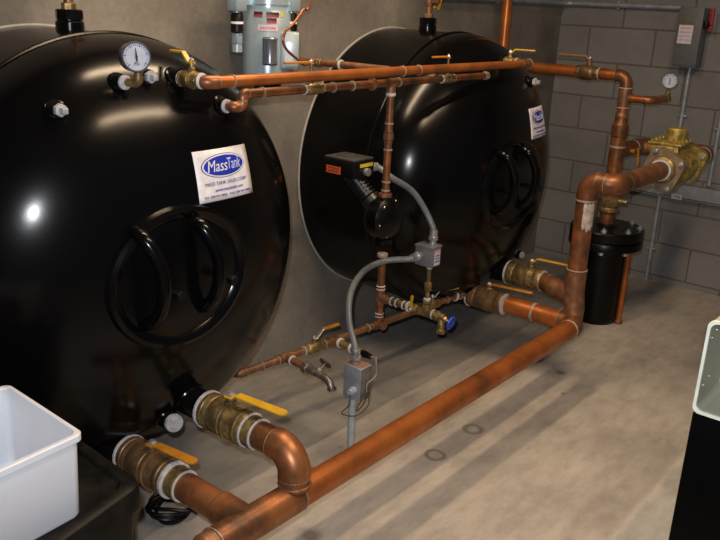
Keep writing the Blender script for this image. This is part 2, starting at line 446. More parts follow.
def label_sheet(t, Xc, cx, cz, w, h, tilt):
    ca, sa = math.cos(tilt), math.sin(tilt)
    def place(u, v, n):
        x = cx+u*ca-v*sa; z = cz+u*sa+v*ca
        nn = dome_n(x, z, Xc)
        return Vector((x, dome_y(x, z, Xc), z)) + nn*(.0015+n)
    def sheet(name, fn, nu, nv, mat, parent, h0):
        m = MB(); g = []
        for i in range(nu+1): g.append([m.bm.verts.new(place(*fn(i/nu, j/nv), h0)) for j in range(nv+1)])
        for i in range(nu):
            for j in range(nv): m.bm.faces.new((g[i][j], g[i+1][j], g[i+1][j+1], g[i][j+1]))
        o = m.build(name, mat, parent)
        s = o.modifiers.new('thick', 'SOLIDIFY'); s.thickness = .0008
        return o
    lb = sheet('label', lambda a, b: ((a-.5)*w, (b-.5)*h), 10, 8, ink('white'), t, 0)
    lb['label'] = 'white paper maker label with a blue oval'
    def oval(parent, name, rx, rz, cz_, mat, h0):
        m = MB(); c = m.bm.verts.new(place(0, cz_, h0)); rings = []
        for k in (.5, 1.): rings.append([m.bm.verts.new(place(rx*k*math.cos(2*PI*i/48), cz_+rz*k*math.sin(2*PI*i/48), h0)) for i in range(48)])
        for i in range(48):
            j = (i+1) % 48; m.bm.faces.new((c, rings[0][i], rings[0][j])); m.bm.faces.new((rings[0][i], rings[1][i], rings[1][j], rings[0][j]))
        return m.build(name, mat, parent)
    oval(lb, 'logo_outline', w*.405, h*.235, h*.17, ink('blue'), .0012)
    oval(lb, 'logo_border', w*.392, h*.222, h*.17, ink('white'), .0022)
    oval(lb, 'logo_oval', w*.365, h*.195, h*.17, ink('blue'), .0032)
    pl = lambda a, b: (lambda u, v, n: place(u+a, v+b, n+.0032))
    text_on(lb, 'logo_lettering', 'Mass', .040*w/.2, ink('white'), pl(-w*.13, h*.165), 0, .25, w*.36)
    text_on(lb, 'logo_lettering', 'Tank', .040*w/.2, plain('pale blue label ink', (.55, .62, .9), .5), pl(w*.18, h*.175), 0, .2, w*.25)
    bl = plain('dark blue label ink', (.05, .06, .30), .5)
    text_on(lb, 'lettering', 'MASS TANK SALES CORP', .0125, bl, pl(0, -h*.16), 0, 0, w*.76)
    text_on(lb, 'lettering', 'www.masstank.com', .012, ink('blue'), pl(w*.03, -h*.29), 0, 0, w*.52)
    text_on(lb, 'lettering', 'TEL 508 947 8826   FAX 508 947 8881', .009, bl, pl(0, -h*.405), 0, 0, w*.86)
def bolt_face(mb, p, n, r, h):
    p = Vector(p); n = Vector(n).normalized(); mb.hexa(p, p+n*h, r)
def make_tank(Xc, label, Lw, nozzles, plugs):
    t = thing('storage_tank', label, 'tank', (Xc, TY, .0), 'black storage tanks set into the left wall')
    prof = [(-.15, TR), (0, TR)] + [(TD*math.sin(a*PI/2/32)**(2/TN), TR*max(0., math.cos(a*PI/2/32))**(2/TN)) for a in range(1, 33)]
    MB().lathe((Xc, TY+.25, TZ), (0, -1, 0), [(-.12, TR)] + [(.25+d if d >= 0 else .1, r) for d, r in prof[1:]], 128).build('shell', blackpaint(), t)
    MB().torus((Xc, TY+.005, TZ), (0, 1, 0), TR+.0005, .006, 128, 8).build('weld_seam', blackpaint(), t)
    MB().torus((Xc, WALL_Y-.006, TZ), (0, 1, 0), TR+.002, .0055, 128, 8).build('sealant_collar', plain('grey sealant', (.34, .33, .30), .8), t, 'pale sealant collar where the tank enters the wall')
    # manway: raised oval rim, cover, two arched yokes with bolts
    mx, mz = Xc-.042, .828
    m = MB(); rings = []
    for i in range(64):
        a = 2*PI*i/64; rr = []
        for dr, hh in ((.022, -.004), (.012, .012), (0, .016), (-.014, .008), (-.022, -.006)):
            x = mx+(.205+dr)*math.cos(a); z = mz+(.178+dr)*math.sin(a)
            rr.append(m.bm.verts.new(Vector((x, dome_y(x, z, Xc), z))+dome_n(x, z, Xc)*hh))
        rings.append(rr)
    for i in range(64):
        a, b = rings[i], rings[(i+1) % 64]
        for j in range(4): m.bm.faces.new((a[j], a[j+1], b[j+1], b[j]))
    mr = m.build('manway_rim', blackpaint(), t)
    m = MB()
    m.lathe((mx, dome_y(mx, mz, Xc)+.012, mz), (0, -1, 0), [(-.02, .15), (-.006, .13), (.0, .08), (.002, .02)], 48)
    for v in m.bm.verts: v.co.z = mz+(v.co.z-mz)*.88
    m.build('manway_cover', blackpaint(), t)
    y0 = dome_y(mx, mz, Xc)
    for dx in (-.122, .058):
        x = mx+dx
        pts = smooth([(x-.020, y0+.012, mz+.150), (x-.018, y0-.025, mz+.138), (x-.004, y0-.048, mz+.10), (x+.010, y0-.058, mz+.05), (x+.012, y0-.058, mz-.0), (x+.008, y0-.046, mz-.05), (x+.002, y0-.02, mz-.085), (x, y0+.012, mz-.10)], 6)
        yk = MB().tube(pts, .0185, 16).build('manway_yoke', blackpaint(), t)
        m = MB().cyl((x+.062, y0+.01, mz-.02), (x+.062, y0-.060, mz-.02), .009, 12)
        bolt_face(m, (x+.062, y0-.046, mz-.02), (0, -1, 0), .015, .018)
        m.build('yoke_bolt', blkplastic(), yk)
    cx, cz, w, h, tl = Lw
    label_sheet(t, Xc, cx, cz, w, h, tl)
    for (x, z, r, tip) in nozzles: stub(t, x, z, Xc, r, tip)
    for (x, z, r, tip, col) in plugs:
        s_ = stub(t, x, z, Xc, r, tip)
        m = MB()
        if col == 'round': m.lathe((x, tip+.01, z), (-.25, -1, .12), [(0, r*.95), (.016, r*.98), (.02, r*.9)], 24)
        else: m.hexa((x, tip+.002, z), (x, tip-.012, z), r*.86)
        if col == 'square': m.box((x, tip-.02, z), (r*.8, .018, r*.8), bev=.002)
        m.build('plug', noisy('taped pale plug', (.50, .51, .54), (.26, .27, .30), 45, .2, .5), t, 'pale threaded plug')
    # top coupling on the shell just behind the seam
    m = MB().lathe((Xc, 2.16, TZ+TR-.03), (0, 0, 1), [(0, .040), (.05, .039), (.055, .034), (.078, .034), (.08, .028)], 24)
    m.lathe((Xc, 2.16, TZ+TR+.0), (0, 0, 1), [(.028, .038), (.052, .038), (.055, .034)], 8)
    m.build('top_coupling', blackpaint(), t)
    return t
TX1, TX2 = 1.332, 3.096
lowZ, hiZ = .292, .395
N1lo = Vector((1.187, 1.80, lowZ)); N1hi = Vector((1.358, 1.625, .418))
N2lo = Vector((3.03, 1.775, .30)); N2hi = Vector((3.16, 1.66, .405))
HY = 1.66
X1u, X2u = 1.409, 3.096
HZ1 = 1.325
g1 = at(122, 82, Y=1.76)
c1 = at(150, 77, Y=1.755)
pL = at(59, 110, Y=1.77)
n2 = at(232, 107, Y=1.695)
make_tank(TX1, 'nearer of two huge glossy black domed tanks in the concrete wall, at the left edge',
          ((1.364+1.574+1.566+1.344)/4, 1.080, .212, .133, -0.015),
          [(N1lo.x, N1lo.z, .052, N1lo.y), (N1hi.x, N1hi.z, .045, N1hi.y), (g1.x, g1.z, .018, 1.755), (X1u-.015, HZ1+.004, .024, 1.75), (n2.x, n2.z, .021, 1.722)],
          [(c1.x, c1.z, .019, 1.758, 'square'), (pL.x, pL.z, .019, 1.770, 'square'), (1.289, .375, .028, 1.688, 'round')])
p2t = at(535, 82, Y=1.705); p2l = at(521, 255, Y=1.74)
make_tank(TX2, 'farther of two huge glossy black domed tanks in the concrete wall, behind the small circulator',
          (3.285, 1.07, .205, .128, 0.0),
          [(N2lo.x, N2lo.z, .048, 1.775), (N2hi.x, N2hi.z, .052, N2hi.y), (X2u, HZ1, .024, 1.755)],
          [(p2t.x, p2t.z, .020, 1.71, 'square'), (p2l.x, p2l.z, .02, 1.74, 'flat')])
# pipes rising from the top couplings
for Xc, lab in ((TX1, 'short brass and copper riser on top of the nearer tank'), (TX2, 'short copper riser with a yellow lever on top of the farther tank')):
    b = Vector((Xc, 2.16, TZ+TR+.05))
    t = thing('vent_pipe', lab, 'pipe', b)
    MB().cyl(b, b+Vector((0, 0, 1.38)), .013, 20).build('pipe', copper_d(), t)
    m = MB().hexa(b+Vector((0, 0, .002)), b+Vector((0, 0, .022)), .021, 8); m.build('bushing', brass(), t)
    m = MB().lathe(b+Vector((0, 0, .05)), (0, 0, 1), [(0, .015), (.01, .019), (.04, .019), (.05, .015)], 16)
    m.hexa(b+Vector((.0, -.02, .075)), b+Vector((0, -.052, .075)), .015)
    m.build('tee', bronze() if Xc == TX1 else copper_d(), t)
    if Xc == TX2:
        MB().strip([b+Vector((.03, -.03, .04)), b+Vector((.035, -.04, .09)), b+Vector((.04, -.045, .15))], .016, .005, (1, 0, 0)).cyl(b+Vector((.0, -.03, .05)), b+Vector((.032, -.03, .05)), .005, 10).build('lever', yellow(), t)
    else:
        MB().lathe(b+Vector((0, -.05, .075)), (0, -1, 0), [(0, .016), (.008, .019), (.016, .016)], 14).build('red_cap', plain('red knob', (.25, .03, .02), .4), t)

# ================================================================= LARGE LOWER HEADER (3 inch)
HYL, HZL, HR = 1.272, .290, .0395
cp, cpb, cpd = copper(), copper_b(), copper_d()
xe = 3.06
t = thing('header_pipe', 'long large orange copper pipe running low across the floor from front to back', 'pipe', (2.0, HYL, HZL))
run(t, [(1.06, HYL, HZL), (xe, HYL, HZL), (xe, HYL+.155, HZL)], HR, .055, cpb, cp, lip=.0035)
# tee at the front end with its branch toward the nearer tank, and the dead-end cap
m = MB().tube([(1.075, HYL, HZL), (1.36, HYL, HZL)], HR+.004, 28).tube([(N1lo.x, HYL, HZL), (N1lo.x, HYL+.10, HZL+.001)], HR+.004, 28)
te = m.build('tee', cp, t)
ring(te, (1.36, HYL, HZL), (1, 0, 0), HR, .004, .0045, 'solder_ring'); ring(te, (1.077, HYL, HZL), (1, 0, 0), HR, .005, .007, 'solder_ring')
MB().lathe((1.077, HYL, HZL), (-1, 0, 0), [(0, HR+.003), (.03, HR+.003), (.045, HR*.9), (.055, HR*.6), (.06, .004)], 28).build('end_cap', cpd, t)
MB().tube([(N1lo.x, HYL+.09, HZL), (N1lo.x, 1.55, HZL)], HR, 24).build('branch_pipe', cp, t)
ring(t, (N1lo.x, HYL+.102, HZL), (0, 1, 0), HR+.002, .004, .003, 'solder_ring', copper_d())
# pipe that brings the upper nozzle of the nearer tank down onto the header
t = thing('copper_elbow_pipe', 'large copper elbow dropping onto the big pipe beside the nearer tank', 'pipe', (N1hi.x, HYL, HZL))
run(t, [(N1hi.x, 1.42, N1hi.z), (N1hi.x, HYL+.008, N1hi.z), (N1hi.x-.008, HYL, HZL+.028)], HR, .062, cp, cp, lip=.004, ext=.35)
MB().torus((N1hi.x-.006, HYL, HZL+HR+.003), (0, 0, 1), HR+.002, .004, 28, 8).build('solder_ring', cpd, t)
# branch into the farther tank's lower valve
t = thing('branch_pipe', 'large copper pipe joining the low valve of the farther tank to the long pipe', 'pipe', (xe, 1.5, HZL))
MB().tube([(xe, HYL+.157, HZL), (xe-.01, 1.60, .295)], HR, 24).build('pipe', cpb, t)
ring(t, (xe, HYL+.20, HZL), (0, 1, 0), HR, .018, .003, 'solder_ring', noisy('dulled solder', (.40, .34, .29), (.26, .2, .16), 30, .3, .5))
# the tall riser and its double bend to the bronze circulator valve
RX, RY, RZ = 3.085, 1.315, .895
t = thing('riser_pipe', 'tall large copper riser bending toward the bronze mixing valve by the block wall', 'pipe', (RX, RY, HZL))
run(t, [(RX-.015, HYL+.02, HZL+.02), (RX-.005, RY-.01, HZL+.09), (RX, RY, .50), (RX, RY, RZ), (RX, RY-.115, RZ), (3.60, RY-.115, RZ)][2:], HR, [.052, .052], cp, cp, lip=.003, ringw=.006)
MB().tube([(RX-.012, HYL+.03, HZL+.01), (RX-.004, RY-.012, HZL+.06), (RX, RY, .42), (RX, RY, .52)], HR+.0035, 28).tube([(RX, RY, N2hi.z), (RX+.035, RY+.115, N2hi.z)], HR+.0035, 28).build('tee', cpd, t)
ring(t, (RX, RY, .52), (0, 0, 1), HR+.001, .006, .004, 'solder_ring', noisy('dulled solder', (.40, .34, .29), (.26, .2, .16), 30, .3, .5))
m = MB(); g = []
for a in range(13):
    th = math.radians(195+a*6); g.append([m.bm.verts.new((RX+(HR+.001+.0004*math.sin(a))*math.cos(th), RY+(HR+.001)*math.sin(th), z+.008*math.sin(a*1.7+z*30))) for z in (.715-.02*math.sin(a*.26), .74, .765, .79, .812)])
for a in range(12):
    for k in range(4): m.bm.faces.new((g[a][k], g[a+1][k], g[a+1][k+1], g[a][k+1]))
m.build('solder_smear', noisy('smeared solder', (.62, .58, .54), (.42, .30, .22), 40, .3, .4), t, 'silver solder smeared down the riser')
ring(t, (RX, RY, .815), (0, 0, 1), HR+.001, .010, .003, 'solder_ring')
t = thing('branch_pipe', 'short large copper pipe joining the high valve of the farther tank to the riser', 'pipe', (3.14, 1.45, N2hi.z))
MB().tube([(RX+.033, RY+.11, N2hi.z), (N2hi.x-.005, 1.495, N2hi.z)], HR, 24).build('pipe', cp, t)
ring(t, (N2hi.x-.018, 1.46, N2hi.z), (0, 1, 0), HR, .004, .003, 'solder_ring')

# ball valves, 3 inch
bz = bronze()
G = 'yellow handled ball valves'
V = ball_valve('ball_valve', 'large bronze ball valve with orange handle on the lowest outlet of the nearer tank', (N1lo.x, 1.660, HZL), (0, -1, 0), .042, .198, (0.10, -1, 0), .165, .032, amber(), bz, lift=.03, off=.005, bulge=1.33, kink=.004, colr=1.26)
ring(V, (N1lo.x, 1.564, HZL), (0, 1, 0), .0435, .018, .010)
MB().lathe((N1lo.x, 1.556, HZL), (0, -1, 0), [(0, .046), (.035, .046), (.038, .041)], 30).build('adapter', brass(), V)
ring(V, (N1lo.x, 1.518, HZL), (0, 1, 0), .041, .005, .004)
V = ball_valve('ball_valve', 'large brass ball valve with bright yellow handle beside the copper elbow', (N1hi.x, 1.53, N1hi.z), (0, -1, 0), .042, .17, (.10, -1, 0), .195, .032, yellow(), brass(), lift=.036, off=.005, bulge=1.27, kink=.01, colr=1.25)
ring(V, (N1hi.x, 1.449, N1hi.z), (0, 1, 0), .0425, .014, .009)
MB().lathe((N1hi.x, 1.445, N1hi.z), (0, -1, 0), [(0, .0455), (.03, .0455), (.033, .041)], 30).build('adapter', brass(), V)
ring(V, (N1hi.x, 1.412, N1hi.z), (0, 1, 0), .041, .005, .004)
V = ball_valve('ball_valve', 'large bronze ball valve on the lowest outlet of the farther tank, orange handle', (N2lo.x+.005, 1.69, .298), (0, -1, 0), .042, .17, (.15, -1, 0), .20, .024, amber(), bz, lift=.03, off=.0, bulge=1.25, kink=.004)
ring(V, (N2lo.x+.01, 1.61, .296), (0, 1, 0), .0405, .014, .007)
V = ball_valve('ball_valve', 'large brass ball valve behind the orange handle, its yellow handle reaching the riser', (N2hi.x-.003, 1.578, N2hi.z), (0, -1, 0), .041, .165, (.12, -1, 0), .20, .02, yellow(), brass(), lift=.04, off=.02, bulge=1.25, kink=.016)

# ================================================================= UPPER HEADERS
R1 = .0158
t = thing('header_pipe', 'upper of two copper pipes crossing in front of both tanks', 'pipe', (2.2, HY, HZ1))
run(t, [(X1u-.008, HY+.035, HZ1+.001), (X1u, HY, HZ1), (X2u+.02, HY, HZ1)], R1, .026, cpb, cp, lip=.0025)
for px in (232, 402, 418):
    x = at(px, 78, Y=HY).x; ring(t, (x, HY, HZ1), (1, 0, 0), R1, .004, .0028, 'solder_ring')
MB().tube([(X2u-.03, HY, HZ1), (X2u+.03, HY, HZ1)], R1+.003, 20).tube([(X2u, HY, HZ1), (X2u, HY+.04, HZ1)], R1+.003, 20).build('tee', cpd, t)
ring(t, (X2u+.03, HY, HZ1), (1, 0, 0), R1*.6, .006, .011, 'solder_ring')
ball_valve('ball_valve', 'small brass valve with yellow handle at the start of the upper copper pipe', (X1u-.010, 1.712, HZ1+.003), (.06, -1, 0), .018, .075, (0, 1, 0), .085, .017, yellow(), brass(), lift=.032, off=.0, bulge=1.25, kink=.024)
ball_valve('ball_valve', 'small brass valve with yellow handle at the far end of the upper copper pipe', (X2u, 1.733, HZ1), (0, -1, 0), .018, .07, (.2, -1, 0), .105, .013, yellow(), brass(), lift=.026, bulge=1.25, kink=.014)
HY2 = 1.69
a2 = at(243, 93, Y=HY2); e2 = at(484, 76, Y=HY2); Z2 = (a2.z+e2.z)/2-.001
t = thing('header_pipe', 'lower and thinner of two copper pipes crossing in front of both tanks', 'pipe', (2.2, HY2, Z2))
R2 = .0130
nz = at(241, 106, Y=HY2)
run(t, [(n2.x, 1.725, n2.z), (n2.x+.004, HY2, n2.z), (n2.x+.034, HY2, n2.z), (n2.x+.034, HY2, Z2), (e2.x, HY2, Z2)], R2, [.012, .013, .013], cp, cp, lip=.0025, ext=.2)
ring(t, (n2.x, 1.716, n2.z), (0, 1, 0), .015, .010, .004)
for px in (262, 316, 333, 352, 398):
    x = at(px, 88, Y=HY2).x; ring(t, (x, HY2, Z2), (1, 0, 0), R2, .005, .0035, 'solder_ring')
for px, hl_, lb in ((313, .115, 'small brass valve on the thinner upper pipe, its yellow handle below the blue-grey motor'), (447, .105, 'small brass valve on the thinner upper pipe, its yellow handle before the farther tank')):
    x = at(px, 88 if px < 400 else 80, Y=HY2).x
    ball_valve('ball_valve', lb, (x, HY2, Z2), (1, 0, 0), R2*1.05, .078, (-1, 0, 0), hl_, .014, amber(), brass(), lift=.078, bulge=1.3, kink=.004, off=-.01 if px < 400 else .0, rings=(1, 1))
ring(t, (at(372, 87, Y=HY2).x, HY2, Z2), (1, 0, 0), R2, .01, .008, 'coupling', cpd)
MB().hexa((e2.x, HY2, Z2), (e2.x+.022, HY2, Z2), .0165, 8).build('end_cap', solder(), t)
xd = at(391, 90, Y=HY2).x
MB().tube([(xd-.022, HY2, Z2), (xd+.022, HY2, Z2)], R2+.003, 20).tube([(xd, HY2, Z2), (xd, HY2, Z2-.035)], R2+.003, 20).build('tee', cpd, t)
# drop to the circulator
zb = at(385, 196, Y=HY2).z
t = thing('drop_pipe', 'vertical copper pipe hanging from the thinner upper pipe down to the black circulator', 'pipe', (xd, HY2, zb))
MB().tube([(xd, HY2, Z2-.036), (xd, HY2, zb)], R2, 20).build('pipe', cp, t)
ring(t, (xd, HY2, Z2-.038), (0, 0, 1), R2, .016, .004)
zu = at(387, 137, Y=HY2).z
union(t, (xd, HY2, zu), (0, 0, 1), R2*.8, .045, copper_d())
for z in (zu+.045, zu-.045, zb+.05, zb+.02): ring(t, (xd, HY2, z), (0, 0, 1), R2, .008, .003, 'solder_ring')
MB().hexa((xd, HY2, zb-.004), (xd, HY2, zb+.010), .024, 10).build('flange_nut', copper_d(), t)
# third pipe coming from the wall pump to the upper header
zt = HZ1+.004; xt = 2.20
t = thing('branch_pipe', 'slim copper pipe reaching back from the upper pipe toward the blue-grey motor', 'pipe', (xt, 1.85, zt))
MB().tube([(xt, HY+R1, HZ1+.004), (xt, 2.12, zt)], .0125, 18).build('pipe', cpd, t)
union(t, (xt, 1.995, zt), (0, 1, 0), .011, .035, brass()); ring(t, (xt, 1.89, zt), (0, 1, 0), .0125, .009, .005)

# ================================================================= CIRCULATOR (black pump under the drop pipe)
pc = Vector((xd, HY2, zb-.078))
t = thing('circulator_pump', 'round black circulator with a ribbed neck and control box hanging before the farther tank', 'pump', (xd, HY2, zb-.15))
bm_ = blk()
m = MB().lathe((xd, HY2+.045, pc.z), (0, -1, 0), [(0, .045), (.01, .068), (.03, .08), (.065, .078), (.085, .06), (.095, .03), (.097, .004)], 36)
m.build('volute', bm_, t)
MB().lathe((xd, HY2, pc.z+.05), (0, 0, 1), [(0, .026), (.01, .02), (.015, .03), (.024, .03)], 20).build('flange', bm_, t)
MB().lathe((xd, HY2, pc.z-.05), (0, 0, -1), [(0, .026), (.02, .022), (.03, .034), (.045, .034)], 20).build('flange', bm_, t)
for k in range(6):
    a = 2*PI*k/6+.2; m = MB()
    bolt_face(m, (xd+.064*math.cos(a), HY2-.022, pc.z+.064*math.sin(a)), (0, -1, 0), .0055, .012)
    m.build('bolt', zinc(), t)
# motor neck slanting up and back to the control box
bc = at(349, 163, Y=1.83)
na = Vector((xd, HY2+.02, pc.z+.02)); nb = bc+Vector((0.0, 0, -.03)); d = (nb-na).normalized(); L = (nb-na).length
prof = [(0, .04), (L*.35, .034)]
x = L*.38
while x < L*.8:
    prof += [(x, .026), (x+.002, .034), (x+.006, .034), (x+.008, .026)]; x += .014
prof += [(L, .03)]
MB().lathe(na, d, prof, 24).build('ribbed_neck', plain('dark grey casting', (.012, .012, .013), .35), t)
cb = MB().box(bc+Vector((0, 0, -.012)), (.115, .14, .060), bev=.006).build('control_box', blkplastic(), t)
MB().box(bc+Vector((0, 0, .0215)), (.11, .135, .008), bev=.003).box(bc+Vector((.0, 0.01, .0265)), (.05, .06, .004), bev=.001).build('lid', plain('dark grey lid', (.045, .045, .04), .45), cb, 'dark grey top plate')
fx = bc.x-.0578
MB().box((fx, bc.y+.022, bc.z-.020), (.001, .066, .026)).build('warning_label', plain('red orange label', (.62, .09, .02), .5), cb, 'orange sticker')
fl = flat((fx-.0006, bc.y+.022, bc.z-.020), (0, -1, 0), (0, 0, 1))
for k, q in enumerate(('WARNING', 'DISCONNECT POWER')): text_on(cb, 'lettering', q, .008, plain('dark label ink', (.05, .02, .02), .5), (lambda u, v, n, k=k: fl(u, v+.006-.011*k, n-.0006)), 0, 0, .05)
MB().box((bc.x+.012, bc.y-.0705, bc.z+.002), (.07, .001, .012)).build('caution_label', plain('yellow label', (.62, .5, .04), .5), cb, 'yellow sticker')
kf = Vector((bc.x+.012, bc.y-.070, bc.z-.022))
MB().cyl(kf, kf+Vector((0, -.012, 0)), .014, 20).build('conduit_knockout', zinc(), cb)

# ================================================================= SMALL LOWER MANIFOLD (1 inch)
Rm = .0165
ma, mb_ = Vector((1.775, 1.95, .272)), Vector((3.03, 1.805, .30))
def on_man(px):
    best = None
    for k in range(0, 401):
        p = ma.lerp(mb_, k/400); q = p-EYE; x = 360+FPX*q.dot(CR)/q.dot(_f)
        if best is None or abs(x-px) < best[0]: best = (abs(x-px), p)
    return best[1].copy()
md = (mb_-ma).normalized(); mn = Vector((md.y, -md.x, 0)).normalized()   # mn points away from the wall
t = thing('manifold_pipe', 'slim weathered copper pipe low along the wall between the two tanks', 'pipe', ma)
run(t, [ma+Vector((0, .15, -.0)), ma, mb_, mb_+Vector((0.0, -.03, 0))], Rm*.85, [.022, .012], cpd, cpd, lip=.0025)
for px in (262, 278, 352, 368, 415, 447): 
    p = on_man(px); ring(t, p, md, Rm*.86, .006, .0035, 'solder_ring')
for px in (286, 334, 379):
    p = on_man(px); MB().tube([p-md*.03, p+md*.03], Rm+.002, 20).tube([p, p+mn*.03], Rm+.002, 20).build('tee', cpd, t)
# lumpy fittings where it joins the farther tank outlet
MB().tube(smooth([mb_+Vector((-.10, .012, .01)), mb_+Vector((-.05, .0, .012)), mb_+Vector((0, -.035, .004)), mb_+Vector((.0, -.08, .0))], 6), .026, 20).build('adapter', cpd, t)
for k in (-.09, -.055): ring(t, mb_+Vector((k, .006, .011)), md, .024, .008, .006)
vp = on_man(314)
ball_valve('ball_valve', 'small brass valve with tilted orange handle on the slim low pipe nearest the nearer tank', vp, md, .0165, .10, (md+mn*.12), .115, .018, amber(), brass(), lift=.022, bracket=.045, bulge=1.35, kink=.03, rings=(1, 1))
vp = on_man(432)
ball_valve('ball_valve', 'small brass valve with orange handle on the slim low pipe behind the small junction box', vp, md, .0165, .085, (md+mn*.45), .125, .017, amber(), brass(), lift=.024, bracket=.04, bulge=1.3, kink=.028, rings=(1, 0))
# hose bibb branch
b0 = on_man(286)
t = thing('hose_bibb', 'grimy drain tap with a wheel handle on the slim low pipe beside the grey post', 'tap', b0)
e0 = b0+mn*.115
MB().tube([b0+mn*.03, e0], .014, 18).build('pipe', cpd, t)
ring(t, b0+mn*.035, mn, .0145, .008, .004)
gm = noisy('tarnished chrome', (.36, .33, .30), (.16, .13, .11), 40, .8, .3, .5)
b1 = e0+mn*.11; 
m = MB().hexa(e0-mn*.01, e0+mn*.016, .024, 8).tube([e0, e0+mn*.05], .016, 16).tube(smooth([e0+mn*.05, e0+mn*.10+Vector((0, 0, -.002)), b1+mn*.015+Vector((0, 0, -.010)), b1+mn*.028+Vector((0, 0, -.028))], 5), .0135, 16)
m.hexa(b1+mn*.028+Vector((0, 0, -.026)), b1+mn*.030+Vector((0, 0, -.036)), .017, 10).build('body', gm, t)
s0 = e0+mn*.06; su = (md*.75+Vector((0, 0, .55))).normalized()
MB().cyl(s0, s0+su*.045, .007, 12).hexa(s0+su*.008, s0+su*.02, .013).build('stem', gm, t)
m = MB().torus(s0+su*.047, su, .022, .0045, 24, 8).cyl(s0+su*.043, s0+su*.053, .008, 12)
_, uu, vv = frame(su)
for k in range(4):
    a = k*PI/2; m.cyl(s0+su*.047, s0+su*.047+(uu*math.cos(a)+vv*math.sin(a))*.022, .003, 8)
m.build('wheel_handle', plain('brown enamel', (.05, .03, .025), .4), t)
# second branch with sensor into the wired box
b0 = on_man(334)
t = thing('sensor_branch', 'short brass pipe stub carrying a wired sensor between slim pipe and grey post', 'pipe', b0)
MB().tube([b0+mn*.03, b0+mn*.15], .015, 18).build('pipe', brass(), t)
for k in (.035, .10): ring(t, b0+mn*k, mn, .0155, .012, .005)
MB().hexa(b0+mn*.125, b0+mn*.155, .02, 8).build('bushing', brass(), t)
MB().cyl(b0+mn*.155, b0+mn*.20, .011, 14).cyl(b0+mn*.165, b0+mn*.18, .014, 14).build('sensor', blkplastic(), t)
sensor_end = b0+mn*.20

# standpipe on the manifold and its branch
sp = on_man(379)
st_top = at(381.5, 256, Y=sp.y).z
t = thing('standpipe', 'capped vertical copper pipe standing on the slim low pipe', 'pipe', sp)
MB().tube([sp+Vector((0, 0, .0)), Vector((sp.x, sp.y, st_top))], .0155, 20).build('pipe', cp, t)
MB().hexa((sp.x, sp.y, st_top-.004), (sp.x, sp.y, st_top+.010), .022, 12).build('cap', solder(), t, 'pale cap')
zt_ = at(379, 298, Y=sp.y).z
MB().tube([(sp.x, sp.y, zt_-.03), (sp.x, sp.y, zt_+.035)], .0185, 20).tube([(sp.x, sp.y, zt_), (sp.x, sp.y-.035, zt_)], .0185, 20).build('tee', cpd, t)
for z in (zt_+.037, zt_+.05, sp.z+.035, sp.z+.048): ring(t, (sp.x, sp.y, z), (0, 0, 1), .0155, .006, .003)
def br(px):   # along the branch, away from the wall
    best = None
    for k in range(0, 401):
        p = Vector((sp.x, sp.y-.5*k/400, zt_)); q = p-EYE; x = 360+FPX*q.dot(CR)/q.dot(_f)
        if best is None or abs(x-px) < best[0]: best = (abs(x-px), p)
    return best[1].copy()
pe = br(437)
MB().tube([(sp.x, sp.y-.03, zt_), pe], .0145, 20).build('branch_pipe', brass(), t)
for px in (392, 397, 404): ring(t, br(px), (0, 1, 0), .0145, .006, .004)
ring(t, br(409), (0, 1, 0), .0145, .014, .008)
p = br(426)
MB().tube([p+Vector((0, .035, 0)), p+Vector((0, -.03, 0))], .0185, 20).tube([p, p+Vector((0, 0, .035))], .0185, 20).build('cross_fitting', brass(), t)
ring(t, br(433), (0, 1, 0), .0145, .006, .005)
bxp = p.copy()
ball_valve('ball_valve', 'tiny isolation valve with an upright yellow lever under the small junction box', br(415)+Vector((0, 0, .0)), (0, -1, 0), .0145, .045, (.0, -.1, 1), .06, .012, yellow(), brass(), stem=(-1, 0, .15), lift=.016, bulge=1.3, kink=.004, rings=(0, 0))
# hose drain valve with blue wheel
dv = pe
t = thing('drain_valve', 'small brass drain valve with a blue wheel handle at the end of the branch', 'valve', dv)
m = MB().hexa(dv+Vector((0, .012, 0)), dv+Vector((0, -.012, 0)), .02, 8).tube([dv, dv+Vector((0, -.035, 0))], .015, 16)
m.tube(smooth([dv+Vector((0, -.02, 0)), dv+Vector((-.006, -.026, -.03)), dv+Vector((-.008, -.028, -.055))], 5), .014, 16)
m.hexa(dv+Vector((-.008, -.028, -.045)), dv+Vector((-.009, -.028, -.062)), .018, 10)
m.build('body', brass(), t)
h0 = dv+Vector((.0, -.033, -.004)); hx = Vector((.05, -1, -.25)).normalized()
MB().cyl(h0, h0+hx*.03, .006, 12).hexa(h0, h0+hx*.012, .012).build('stem', brass(), t)
blue = plain('blue enamel handwheel', (.01, .05, .42), .35)
m = MB().torus(h0+hx*.032, hx, .023, .006, 28, 8).lathe(h0+hx*.026, hx, [(0, .008), (.01, .01), (.012, .006)], 14)
_, uu, vv = frame(hx)
for k in range(5):
    a = k*2*PI/5; m.cyl(h0+hx*.032, h0+hx*.032+(uu*math.cos(a)+vv*math.sin(a))*.023, .005, 8)
m.build('wheel_handle', blue, t)
